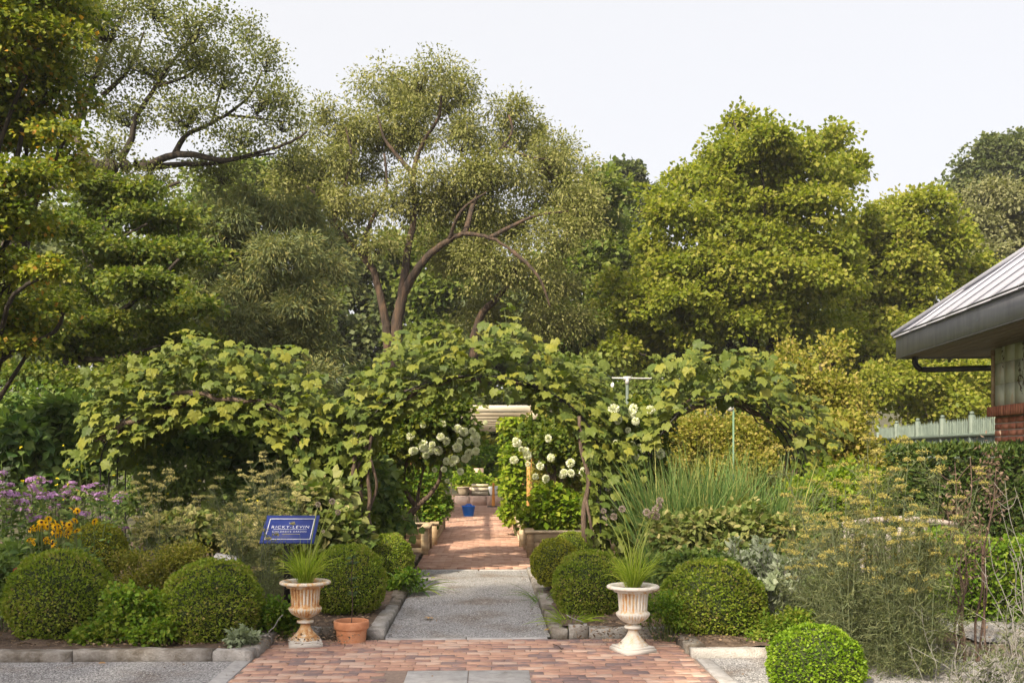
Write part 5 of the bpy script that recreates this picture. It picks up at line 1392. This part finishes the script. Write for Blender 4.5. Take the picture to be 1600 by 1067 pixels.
# ------------------------------------------------------------------ overhead pipe with bulb, and green pole
pp = thing('pipe_frame', 'white pipe frame standing behind the narrow arch', 'frame', W(980, 760, 20) * [1, 1, 0])
mb = MB(); mb.tube([W(915, 590, 20), W(1075, 592, 20)], .016, 8); mb.obj('crossbar', M['white_pipe'], pp, True)
c = W(980, 592, 20); mb = MB(); mb.tube([c * [1, 1, 0], c], .03, 8); mb.obj('upright', M['fence_paint'], pp, True)
mb = MB(); mb.tube([c + [-.07, 0, .01], c + [.07, 0, .01]], .042, 8); mb.tube([c + [0, 0, -.1], c], .042, 8); mb.obj('tee_joint', M['white_pipe'], pp, True)
lb = thing('hanging_bulb', 'small bulb hanging from the white pipe', 'light bulb', W(957, 592, 20))
cc = W(957, 592, 20); mb = MB(); mb.tube([cc, cc + [0, 0, -.07]], .012, 6); mb.obj('socket', M['black_metal'], lb)
mb = MB(); mb.sphere(cc + [0, 0, -.12], (.035, .035, .055), 10, 8); mb.obj('glass', M['glass_white'], lb, True)
gpl = thing('green_pole', 'thin green pole with a white cap behind the narrow arch', 'pole', W(1146, 800, 15.5) * [1, 1, 0])
mb = MB(); a = W(1146, 640, 15.5); mb.tube([a * [1, 1, 0], a], .015, 8); mb.obj('pole', noise_mat('pale_green_pole', [(.08, .15, .09), (.11, .19, .12)], 5, .5, 0), gpl, True)
mb = MB(); mb.sphere(a + [-.05, 0, .02], (.06, .04, .05), 10, 8); mb.obj('cap', M['white_pipe'], gpl, True)

# ------------------------------------------------------------------ hedges and bench on the right
def hedge(name, label, x0, x1, y0, y1, h, mat, n, leaf, lump=.06, rz=0, mt_core=None):
    c = np.array([(x0 + x1) / 2, (y0 + y1) / 2, 0]); t = thing(name, label, 'hedge', c)
    hx, hy = (x1 - x0) / 2, (y1 - y0) / 2
    A_ = np.array([2 * hx * h, 2 * hy * h, 2 * hx * 2 * hy]); f = rng.choice(3, n, p=A_ / A_.sum())
    a, b = rng.uniform(-1, 1, n), rng.random(n)
    P = np.where((f == 0)[:, None], np.stack([a * hx, -hy + 0 * a, b * h], 1), np.where((f == 1)[:, None], np.stack([-hx + 0 * a, a * hy, b * h], 1), np.stack([a * hx, rng.uniform(-hy, hy, n), h + 0 * a], 1)))
    U = np.where((f == 0)[:, None], [[0, -1, 0]], np.where((f == 1)[:, None], [[-1, 0, 0]], [[0, 0, 1]])).astype(float)
    q = P * 1.0
    d = lump * (np.sin(q[:, 0] * 7 + q[:, 2] * 5) + np.sin(q[:, 2] * 9 - q[:, 0] * 4 + q[:, 1] * 6) + .8 * np.sin(q[:, 0] * 17 + q[:, 1] * 15) * np.sin(q[:, 2] * 15)) - .08 * rng.random(n) ** 2
    P = P + U * d[:, None] + c
    T = U * .7 + rng.normal(size=(n, 3)) * .5 + [0, 0, .2]; N = U * .4 + [0, 0, .5] + rng.normal(size=(n, 3)) * .5
    mb = MB(); mb.leaves(P, T, N, leaf * (.6 + .7 * rng.random(n)), BROAD if mat != 'yew' else DIAMOND, np.clip(.5 + rng.normal(size=n) * .22, 0, 1), .8); mb.obj('foliage', L[mat], t, kind='stuff')
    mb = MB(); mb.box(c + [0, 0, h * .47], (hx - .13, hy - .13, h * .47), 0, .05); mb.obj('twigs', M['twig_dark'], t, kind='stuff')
hedge('yew_hedge', 'tall dark clipped yew hedge below the pavilion', 4.45, 9.0, 11.0, 12.2, 1.72, 'yew', 27000, .072, .022)
hedge('low_hedge', 'low light green hedge in front of the dark yew hedge', 4.1, 7.0, 9.5, 10.3, .84, 'bright', 15000, .045, .04)
be = thing('garden_bench', 'weathered grey slatted bench between the hedges', 'bench', (4.15, 10.75, 0))
for k in range(5):
    mb = MB(); mb.box((4.15, 10.5 + k * .085, .45), (.62, .035, .014), 0, .004); mb.obj('slat', M['grey_wood'], be)
for k in range(9):
    mb = MB(); mb.box((3.63 + k * .13, 10.95, .68), (.03, .012, .2), 0, .003); mb.obj('back_slat', M['grey_wood'], be)
mb = MB(); xx = np.linspace(-.62, .62, 9); mb.tube(np.stack([4.15 + xx, 0 * xx + 10.95, .9 + .07 * (1 - (xx / .62) ** 2)], 1), .035, 6); mb.obj('top_rail', M['grey_wood'], be)
for x in (3.58, 4.72):
    for y, h in ((10.5, .62), (10.95, .9)):
        mb = MB(); mb.box((x, y, h / 2), (.03, .03, h / 2), 0, .004); mb.obj('leg', M['grey_wood'], be)
    mb = MB(); mb.box((x, 10.72, .635), (.035, .27, .015), 0, .004); mb.obj('armrest', M['grey_wood'], be)

# ------------------------------------------------------------------ tall ornamental grass
def big_grass(label, px, py, Y, n, ln, r0, hue=.45):
    b = W(px, py, Y) * [1, 1, 0]
    t = thing('ornamental_grass', label, 'grass', b, 0, 'tall ornamental grasses')
    a = rng.uniform(0, 6.28, n); rr = np.sqrt(rng.random(n)) * r0
    P = b + np.stack([rr * np.cos(a), rr * np.sin(a), 0 * a], 1)
    D = np.stack([np.cos(a) * .2 * rng.random(n) + rng.normal(size=n) * .12, np.sin(a) * .2 * rng.random(n) + rng.normal(size=n) * .12, np.ones(n)], 1)
    mb = MB(); mb.blades(P, D, ln * (.6 + .5 * rng.random(n)), .02, (.06 + .38 * rng.random(n) ** 1.5), 7, np.clip(rng.normal(hue, .3, n), 0, 1)); mb.obj('blades', L['grass'], t, kind='stuff')
big_grass('tall arching ornamental grass in the middle of the narrow arch', 1085, 860, 12.6, 1300, 1.9, .55)
big_grass('tall arching ornamental grass against the middle arch foot', 1030, 850, 14.3, 800, 1.7, .4)
big_grass('tall arching ornamental grass by the narrow arch far foot', 1190, 860, 12.8, 1000, 1.8, .5)

# ------------------------------------------------------------------ bed plants
GP = 'low plants of the beds'
for lab, Y, rows, mt, sz, tp_, ns, hue in (
    ('variegated shrub below the tall ornamental grass', 11.2, [(1090, 830, 50, 32), (1150, 835, 45, 30), (1050, 850, 30, 32), (1120, 865, 60, 26), (1190, 830, 40, 34)], 'variegated', .085, OVATE, 260, .4),
    ('bright leafy ground cover between the two big boxwood balls', 8.75, [(180, 975, 40, 24), (220, 965, 40, 30), (150, 992, 26, 10), (240, 990, 30, 14), (200, 940, 30, 20)], 'bright', .042, WIDE, 300, .62),
    ('small two-stemmed mint at the kerb in front of the ground cover', 8.48, [(247, 985, 18, 12)], 'bright', .045, OVATE, 26, .6),
    ('yellowish bushy herb behind the ground cover', 10.2, [(215, 880, 36, 26), (260, 890, 40, 30), (300, 870, 36, 26), (230, 910, 50, 20)], 'mass_yellow', .035, DIAMOND, 260, .35),
    ('dark green plant at the kerb by the rusty urn', 9.2, [(420, 960, 22, 18), (445, 975, 22, 12), (405, 985, 16, 10), (460, 960, 14, 14)], 'bright', .04, WIDE, 130, .4),
    ('pale rosette plant at the corner of the kerb', 8.45, [(380, 1000, 15, 8)], 'silver', .045, OVATE, 26, .3),
    ('leafy dark plant under the yellow coneflowers', 10.4, [(80, 890, 40, 16), (45, 872, 28, 16), (110, 885, 24, 14)], 'bank', .11, OVATE, 90, .5),
    ('leafy dark plant with red blooms at the edge beside the big boxwood', 9.3, [(5, 900, 26, 30), (-10, 930, 30, 24), (15, 945, 16, 14)], 'bank', .06, OVATE, 110, .5),
    ('bright herb mound between biggest boxwood and bright mound', 8.8, [(1215, 985, 26, 18), (1190, 1000, 16, 12), (1240, 975, 22, 16)], 'bright', .03, WIDE, 170, .7),
    ('fine green plant beside the white urn foot', 9.1, [(1040, 950, 20, 22), (1015, 950, 14, 20), (1060, 970, 16, 12)], 'bright', .035, DIAMOND, 120, .5),
    ('low leafy plant under the fennel stems', 9.2, [(1330, 935, 40, 26), (1400, 925, 36, 26), (1290, 930, 26, 26)], 'bank', .05, WIDE, 170, .6),
    ('leafy plants behind the biggest boxwood', 10.4, [(1100, 880, 40, 20), (1040, 900, 26, 22), (1180, 890, 30, 26)], 'bank', .06, OVATE, 130, .55),
    ('small plant creeping over the kerb of the gravel walk', 12.0, [(640, 905, 18, 8), (615, 915, 12, 8)], 'bright', .05, OVATE, 40, .4)):
    shrub('bed_plant', lab, pxe(rows, Y, .15), L[mt], Ls(ns, 24, .11 if sz < .07 else .17, sz, BROAD if tp_ is WIDE else tp_, flat=.7, droop=.15, shell=.4, hue=hue, spread=.22, up=.9), GP, cat='plant', stems=26, stemmat=M['stem_green'], stem_r=.005)

# silver upright plants
def silver_clump(label, px, py, Y, n, ln, mat='silver', wid=.9, r0=.2, cat='plant', lf=.09, lean=0.0, smat='stem_pale'):
    b = W(px, py, Y) * [1, 1, 0]; t = thing('silver_plant', label, cat, b, 0, 'silver-leaved plants')
    st, lf_ = MB(), MB()
    for k in range(n):
        a = rng.uniform(0, 6.28); p0 = b + np.array([math.cos(a), math.sin(a), 0]) * r0 * math.sqrt(rng.random())
        h = ln * rng.uniform(.6, 1.1); q = smooth_path([p0, p0 + [rng.normal() * .05, rng.normal() * .05, h * .5], p0 + [rng.normal() * .12 + lean, rng.normal() * .12, h]], 4)
        st.tube(q, np.linspace(.005, .002, len(q)), 4, cap=False)
        i = rng.integers(1, len(q), 26); d = rand_dirs(26) * [1, 1, .3] + [0, 0, .65]
        lf_.leaves(q[i], d, rng.normal(size=(26, 3)) * .4 + [0, -.4, .6], lf * (.5 + .7 * rng.random(26)), DIAMOND, rng.random(26), wid)
    st.obj('stems', M[smat], t, kind='stuff'); lf_.obj('foliage', L[mat], t, kind='stuff')
silver_clump('silver-leaved plant behind the biggest boxwood ball', 1170, 910, 10.2, 40, .75, r0=.3)
silver_clump('silver-leaved plant between the biggest boxwood and the fennel', 1225, 930, 9.8, 40, .62, r0=.28)
silver_clump('white woolly-leaved plant beside the biggest boxwood', 1195, 960, 9.4, 14, .5, r0=.1, wid=1.4, lf=.11)
silver_clump('tall silver plant among the grass by the fennel', 1280, 920, 10.0, 26, .7, r0=.22)
silver_clump('pale woolly plant at the picture edge above the purple flowers', -36, 900, 8.6, 6, 1.5, r0=.06, wid=1.5, lf=.07, lean=.14, smat='stem_green')
silver_clump('grey feathery santolina in the bottom corner by the gravel', 1560, 1075, 7.0, 45, .34, 'grey_feather', .35, .25, lf=.05)
silver_clump('second grey feathery plant at the edge near the low hedge', 1615, 1000, 7.6, 40, .5, 'grey_feather', .35, .25, lf=.06)

# strappy leaves and grasses
def straps(label, px, py, Y, n, ln, w, mat='grass', lean=.9):
    b = W(px, py, Y) * [1, 1, 0]; t = thing('strappy_plant', label, 'plant', b, 0, 'strappy plants by the kerbs'); a = rng.uniform(0, 6.28, n)
    D = np.stack([np.cos(a) * lean, np.sin(a) * lean, .4 + rng.random(n)], 1); mb = MB()
    mb.blades(b + np.stack([np.cos(a), np.sin(a), 0 * a], 1) * .05, D, ln * (.6 + .5 * rng.random(n)), w, .3 + .4 * rng.random(n), 6, np.clip(rng.normal(.4, .2, n), 0, .95)); mb.obj('blades', L[mat], t, kind='stuff')
straps('strappy plant arching over the kerb by the shaded boxwood', 648, 908, 12.3, 40, .5, .03)
straps('thin grass tuft arching over the kerb by the golden boxwood', 846, 905, 11.4, 60, .42, .009)
straps('grass clump at the kerb in front of the boxwood by the walk', 890, 975, 9.7, 110, .4, .01, 'chive', .6)
straps('dark strappy leaves under the fennel by the biggest boxwood', 1220, 960, 9.3, 60, .5, .012, 'chive', .4)
straps('strappy green leaves under the purple flowers', 30, 860, 10.6, 50, .6, .02)

# purple phlox and yellow coneflowers
q5 = lambda l: [(x / 5.335, 660 + y / 5.335) for x, y in l]
def cluster_mesh(r, n):
    mb = MB(); u = rand_dirs(n); u[:, 2] = np.abs(u[:, 2]); c = u * r * np.array([1.25, 1.0, .6]) * (.7 + .3 * rng.random((n, 1)))
    for k in range(4):
        a = rng.uniform(0, 6.28, n) + k * 1.57
        tx = nrm(np.cross(u, [[.3, .2, .9]])); ty = np.cross(u, tx)
        d = tx * np.cos(a)[:, None] + ty * np.sin(a)[:, None]
        mb.leaves(c, d + u * .15, u, r * .36, BROAD, np.clip(rng.random(n) + .1, 0, 1), .8)
    return mb.mesh('flower_cluster', L['purple'])
CL = [cluster_mesh(.06, 30) for k in range(3)]
def phlox(label, pts, Y):
    P = [W(x, y, Y + rng.normal() * .25) for x, y in q5(pts)]; c = np.mean(P, 0)
    t = thing('purple_phlox', label, 'flowers', c * [1, 1, 0], 0, 'purple flowers of the shady bank')
    st, lf_ = MB(), MB()
    for p in P:
        b = np.array([c[0] + (p[0] - c[0]) * .6, p[1] + rng.normal() * .1, 0]); q = smooth_path(limb_path(b, p, 4, 0, .06), 4); st.tube(q, .005, 4, cap=False)
        n = 70; i = rng.integers(2, len(q), n)
        lf_.leaves(q[i] + rng.normal(size=(n, 3)) * .07, rand_dirs(n) * [1, 1, .3] + [0, 0, .15], rng.normal(size=(n, 3)) * .4 + [0, -.3, .8], .1 * (.6 + .5 * rng.random(n)), DIAMOND, rng.random(n), .9)
        s_ = rng.uniform(.95, 1.45); instance('flower_cluster', CL[int(rng.integers(0, 3))], t, p, (rng.normal() * .25, rng.normal() * .25, rng.random() * 6), (s_, s_, s_ * rng.uniform(.7, 1)))['kind'] = 'stuff'
    st.obj('stems', M['stem_green'], t, kind='stuff'); lf_.obj('foliage', L['bank'], t, kind='stuff')
phlox('purple phlox at the picture edge beside the woolly plant', [(10, 430), (10, 515), (50, 530), (10, 640), (10, 835), (60, 600), (105, 595), (85, 645), (100, 725), (215, 615), (185, 670), (235, 730), (30, 700)], 11.0)
phlox('purple phlox directly above the yellow coneflowers', [(315, 470), (270, 490), (375, 505), (265, 545), (300, 545), (340, 575), (365, 600), (430, 610), (470, 630), (465, 705), (345, 795), (275, 800), (380, 755), (415, 1045), (440, 1060), (350, 630)], 11.6)
phlox('purple phlox behind the bare arch rods', [(595, 510), (590, 550), (555, 595), (540, 585), (720, 545), (745, 590), (635, 640), (805, 525), (840, 605), (820, 645), (675, 765), (700, 770), (1000, 615), (985, 655), (1030, 600), (960, 670), (860, 800), (980, 900), (1000, 890)], 12.2)
fm = MB()
for k in range(12):
    a = k * math.pi / 6; d = np.array([[math.cos(a), math.sin(a), -.25]]); fm.leaves(np.array([[0, 0, 0.]]), d, np.array([[0, 0, 1.]]), .042, OVATE, rng.random(), .62)
FLW = fm.mesh('petals', L['yellow']); cm2 = MB(); cm2.sphere((0, 0, .004), (.012, .012, .012), 8, 6); CNE = cm2.mesh('cone', L['cone'])
ypts = q5([(265, 870), (320, 850), (300, 880), (340, 890), (405, 800), (380, 830), (470, 830), (420, 850), (490, 860), (530, 840), (600, 830), (630, 810), (555, 880), (500, 900), (450, 910), (430, 930), (480, 935), (555, 940), (520, 920), (590, 870), (265, 975), (285, 1000), (240, 970), (370, 965), (415, 970), (440, 1010), (410, 1000), (470, 1050), (515, 1045), (620, 725), (600, 715), (645, 735), (785, 820), (640, 895), (355, 860), (575, 850), (540, 865), (395, 865), (460, 870), (345, 830), (570, 910), (250, 890), (440, 990), (390, 985)])
for nm, sel, lab in (('coneflower', [i for i in range(len(ypts)) if i not in (29, 30, 31, 32)], 'dense clump of yellow coneflowers between two boxwood balls'), ('coneflower', [29, 30, 31, 32], 'few yellow coneflowers rising behind the clump near the arch rods')):
    P = [W(*ypts[i], 9.95 + rng.normal() * .12) for i in sel]; c = np.mean(P, 0)
    t = thing(nm, lab, 'flowers', c * [1, 1, 0], 0, 'yellow coneflowers'); st, lf_ = MB(), MB()
    for p in P:
        q = smooth_path(limb_path(np.array([c[0] + (p[0] - c[0]) * .6, p[1] + .05, 0]), p, 4, 0, .05), 3); st.tube(q, .004, 4, cap=False)
        n = 7; i = rng.integers(2, len(q) - 2, n); lf_.leaves(q[i], rand_dirs(n) * [1, 1, .3], rng.normal(size=(n, 3)) * .3 + [0, -.3, .8], .1 * (.5 + .5 * rng.random(n)), OVATE, rng.random(n), .9)
        rot = (R(52) + rng.normal() * .25, rng.normal() * .25, rng.random() * 6); s_ = rng.uniform(.85, 1.15)
        o = instance('petals', FLW, t, p, rot, (s_, s_, s_)); d = bpy.data.objects.new('cone', CNE); COL.objects.link(d); d.parent = o
    st.obj('stems', M['stem_green'], t, kind='stuff'); lf_.obj('foliage', L['bank'], t, kind='stuff')
rb = thing('red_flower', 'small dark red bloom beside the big boxwood at the edge', 'flower', W(27, 896, 9.2) * [1, 1, 0]); mb = MB(); p = W(27, 893, 9.1); u = rand_dirs(26); mb.leaves(p + u * .012, u, rng.normal(size=(26, 3)), .03, WIDE, rng.random(26)); mb.obj('petals', L['red'], rb); mb = MB(); mb.tube(limb_path(p * [1, 1, 0], p, 4), .004, 4); mb.obj('stem', M['stem_green'], rb)

# ------------------------------------------------------------------ fennel
def fennel(label, px, py, Y, h, n, r0, feather, numb, um='umbel', spread=.3, low=.1, name='fennel', fmat='fennel'):
    b = W(px, py, Y) * [1, 1, 0]; t = thing(name, label, 'fennel', b, 0, 'feathery fennel plants')
    st, th, um_ = MB(), MB(), MB()
    for k in range(n):
        a = rng.uniform(0, 6.28); rr = r0 * math.sqrt(rng.random()); p0 = b + np.array([math.cos(a), math.sin(a), 0]) * rr
        hh = h * rng.uniform(.55, 1.05); lean = np.array([math.cos(a), math.sin(a), 0]) * spread * hh * rng.random() + rng.normal(size=3) * [.05, .05, 0]
        q = smooth_path([p0, p0 + lean * .3 + [0, 0, hh * .45], p0 + lean + [0, 0, hh]], 7); m = len(q)
        st.tube(q, np.linspace(rng.uniform(.004, .0075), .002, m), 5, cap=False)
        nn = int(feather)
        for j in range(nn):
            f = low + (.92 - low) * rng.random() ** 1.1; i = min(int(f * (m - 1)), m - 2); c = q[i]
            d = nrm(rand_dirs(1)[0] * [1, 1, .25] + [0, 0, .4]); ln = rng.uniform(.12, .3)
            e = c + d * ln + [0, 0, -.05]
            st.tube([c, (c + e) / 2 + [0, 0, .02], e], .0016, 3, cap=False)
            K = 52; tt = rng.random(K)[:, None] ** .7
            P = c + (e - c) * tt + rng.normal(size=(K, 3)) * .03
            th.leaves(P, d * .5 + rng.normal(size=(K, 3)) * .8 + [0, 0, .1], rng.normal(size=(K, 3)), .07 * (.4 + .9 * rng.random(K)), DIAMOND, rng.random(K), .045)
        tips = [q[-1]]
        for j in range(int(numb)):
            f = rng.uniform(.55, .97); i = min(int(f * (m - 1)), m - 2); d = nrm(rand_dirs(1)[0] * [1, 1, .2] + [0, 0, .9]); e = q[i] + d * rng.uniform(.12, .32); st.tube([q[i], (q[i] + e) / 2 + d * .01, e], .0022, 3, cap=False); tips.append(e)
        for e in tips:
            R_ = rng.uniform(.03, .06); K = 15; a_ = rng.uniform(0, 6.28, K); r_ = R_ * np.sqrt(rng.random(K)); c = e + np.stack([r_ * np.cos(a_), r_ * np.sin(a_), R_ * .55 - r_ * .3], 1)
            for cc_ in c: st.tube([e, cc_], .0009, 3, cap=False)
            Pq = np.repeat(c, 7, 0) + rng.normal(size=(K * 7, 3)) * .0065
            um_.leaves(Pq, rand_dirs(K * 7) + [0, 0, .4], rng.normal(size=(K * 7, 3)) + [0, 0, .5], .0095, BROAD, rng.random(K * 7))
    st.obj('stems', M['stem_fennel'], t, kind='stuff'); th.obj('feathery_leaves', L[fmat], t, kind='stuff'); um_.obj('flower_umbels', L[um], t, kind='stuff')
M['stem_fennel'] = noise_mat('stem_fennel', [(.04, .06, .03), (.075, .095, .045), (.13, .13, .06)], 14, .65, 0)
fennel('tall fennel with ochre flower umbels in front of the golden shrubs', 1345, 1050, 8.0, 1.62, 13, .3, 17, 6, spread=.22)
fennel('tallest fennel with ochre umbels beside the brown dead stems', 1415, 1060, 7.7, 1.72, 12, .24, 17, 6, spread=.2)
fennel('dark feathery fennel behind the bright boxwood mound', 1385, 1040, 8.5, 1.15, 16, .4, 22, 2, spread=.35)
fennel('shorter fennel reaching toward the silver plants', 1280, 1000, 9.0, 1.35, 9, .2, 12, 7, spread=.25)
fennel('fennel growing in front of the blue sign', 388, 965, 9.7, 1.5, 8, .12, 12, 5, um='umbel_pale', spread=.16)
fennel('pale seeding fennel behind the blue sign', 425, 930, 11.4, 1.72, 12, .3, 7, 12, um='umbel_pale', spread=.18)
fennel('thin pale umbel plant below the wide arch', 265, 930, 10.8, 1.3, 8, .2, 5, 9, um='umbel_pale', spread=.15)

# brown dead stems and pale branching stems at the edge
def stems_plant(name, label, cat, px, py, Y, tips, mat, r, branch=4, bl=.2, up=.6):
    b = W(px, py, Y) * [1, 1, 0]; t = thing(name, label, cat, b)
    for (x, y, bx) in tips:
        mb = MB(); e = W(x, y, Y + rng.normal() * .08); p0 = W(bx, py, Y) * [1, 1, 0] + [0, rng.normal() * .08, 0]
        q = smooth_path(limb_path(p0, e, 6, 0, .05), 4); mb.tube(q, np.linspace(r, r * .35, len(q)), 5, cap=False)
        for j in range(branch):
            i = rng.integers(len(q) // 4, len(q) - 2); d = nrm(rand_dirs(1)[0] * [1, .7, .3] + [0, 0, up]); f = q[i] + d * bl * rng.uniform(.4, 1.1); mb.tube(smooth_path([q[i], (q[i] + f) / 2 + rng.normal(size=3) * .015, f], 2), r * .35, 4, cap=False)
        mb.obj('stem', mat, t)
    return t
ds = stems_plant('dead_stalks', 'dark brown dead stalks in front of the yew hedge', 'dead plant', 1520, 1010, 8.1, [(1492, 722, 1500), (1516, 715, 1512), (1546, 760, 1535), (1556, 735, 1530), (1478, 790, 1490), (1530, 800, 1545), (1505, 850, 1500)], M['stem_brown'], .011, 5)
mb = MB(); n = 260; c = np.repeat(np.array([W(1548, 745, 8.1), W(1520, 850, 8.1), W(1495, 800, 8.1)]), n, 0); P = c + rng.normal(size=c.shape) * [.06, .05, .16]; mb.leaves(P, rng.normal(size=P.shape) + [0, 0, -.6], rng.normal(size=P.shape), .04, DIAMOND, rng.random(len(P)), .8); mb.obj('withered_leaves', leaf_mat('leaf_withered', [(.04, .028, .02), (.09, .06, .045), (.14, .1, .07)], .1), ds, kind='stuff')
stems_plant('bare_branch_plant', 'white bare branching stems at the picture edge by the low hedge', 'plant', 1640, 1010, 7.4, [(1570, 750, 1625), (1545, 830, 1610), (1585, 760, 1640), (1600, 735, 1650), (1540, 870, 1600), (1578, 860, 1620), (1610, 800, 1640), (1595, 850, 1630), (1563, 790, 1625)], M['stem_pale'], .0045, 7, .16, .8)
stems_plant('bare_branch_plant', 'thin white wiry stems over the gravel at the fennel foot', 'plant', 1490, 1080, 7.1, [(1440, 950, 1470), (1500, 960, 1490), (1545, 985, 1520), (1590, 990, 1560), (1420, 1010, 1450), (1560, 950, 1530)], M['stem_pale'], .0025, 5, .14, .4)

# bits lying on the ground
def litter(label, px, py, Y, z, kind='leaf', s_=.09, rz=0):
    p = W(px, py, Y) * [1, 1, 0] + [0, 0, z]; t = thing('fallen_leaf', label, 'leaf', p); mb = MB(); a = rng.uniform(0, 6.28)
    mb.leaves(p[None], np.array([[math.cos(a), math.sin(a), .06]]), np.array([[.1, -.1, 1]]), s_, MAPLE if kind == 'maple' else OVATE, rng.random()); mb.obj('blade', L['dry'], t)
litter('tan fallen leaf on the gravel walk', 672, 968, 10.27, .03, 'maple', .1)
litter('orange fallen leaf on the gravel near the kerb', 160, 1042, 7.98, .03, 'maple', .06)
litter('dark fallen leaf on the bricks near the white urn', 850, 987, 9.5, .03, 'leaf', .07)
def twig(label, a, b):
    t = thing('fallen_twig', label, 'twig', a); mb = MB(); mb.tube(smooth_path(limb_path(np.array(a), np.array(b), 5, 0, .08), 3), .005, 5); mb.obj('stick', M['stem_pale' if 'pale' in label else 'stem_brown'], t)
twig('dark bent twig on the bricks before the gravel walk', W(864, 1010, 8.8) * [1, 1, 0] + [0, 0, .03], W(880, 1018, 8.6) * [1, 1, 0] + [0, 0, .03])
twig('pale dry stalk leaning from the grass clump at the kerb', W(925, 985, 9.5) * [1, 1, 0] + [0, 0, .03], W(885, 960, 9.6))
twig('pale dry stalk leaning by the rusty urn', W(415, 1000, 8.7) * [1, 1, 0] + [0, 0, .1], W(442, 960, 8.8))
ps = thing('stone_slab', 'pale flat stone half hidden behind the big boxwood by the sign', 'stone', W(352, 880, 10.8) * [1, 1, 0] + [0, 0, .1]); mb = MB(); mb.box(W(352, 872, 10.8) * [1, 1, 0] + [0, 0, .33], (.13, .12, .26), .1, .03, .012); mb.obj('slab', M['granite_flush'], ps)
# bark mulch, leaf crumbs on the soil: nobody could count them
lm = MB(); n = 9000
for (u0, u1, v0, v1) in ((-6, WL - .2, 8.45, 12), (WR + .2, 6, 8.5, 12)):
    P = AX * rng.uniform(u0, u1, n)[:, None] + AY * rng.uniform(v0, v1, n)[:, None] + [0, 0, .095]
    lm.leaves(P, rand_dirs(n) * [1, 1, .25], rng.normal(size=(n, 3)) * .4 + [0, 0, 1], .03 * (.4 + rng.random(n)), DIAMOND, rng.random(n), 1.2)
for (u0, u1, v0, v1, n, z) in ((PL, PR, 7.4, 9.1, 260, .018), (WL, WR, 9.3, 14.5, 380, .02), (-4.5, PL, 7.3, 8.2, 150, .018), (PR, 4.5, 7.3, 8.2, 150, .018), (PL, WL, 8.9, 9.25, 200, .018), (WR, PR, 8.7, 9.28, 300, .018), (WL, WL + .12, 9.3, 14.5, 260, .02), (WR - .12, WR, 9.3, 14.5, 320, .02)):
    P = AX * rng.uniform(u0, u1, n)[:, None] + AY * rng.uniform(v0, v1, n)[:, None] + [0, 0, z]
    lm.leaves(P, rand_dirs(n) * [1, 1, .2], rng.normal(size=(n, 3)) * .3 + [0, 0, 1], .022 * (.3 + rng.random(n) ** 2), DIAMOND, rng.random(n), 1.0)
tag(lm.obj('leaf_litter', leaf_mat('leaf_mulch', [(.05, .035, .022), (.11, .075, .05), (.2, .14, .09)], .05)), 'brown crumbled leaves over the bed soil', 'leaf litter', kind='stuff')
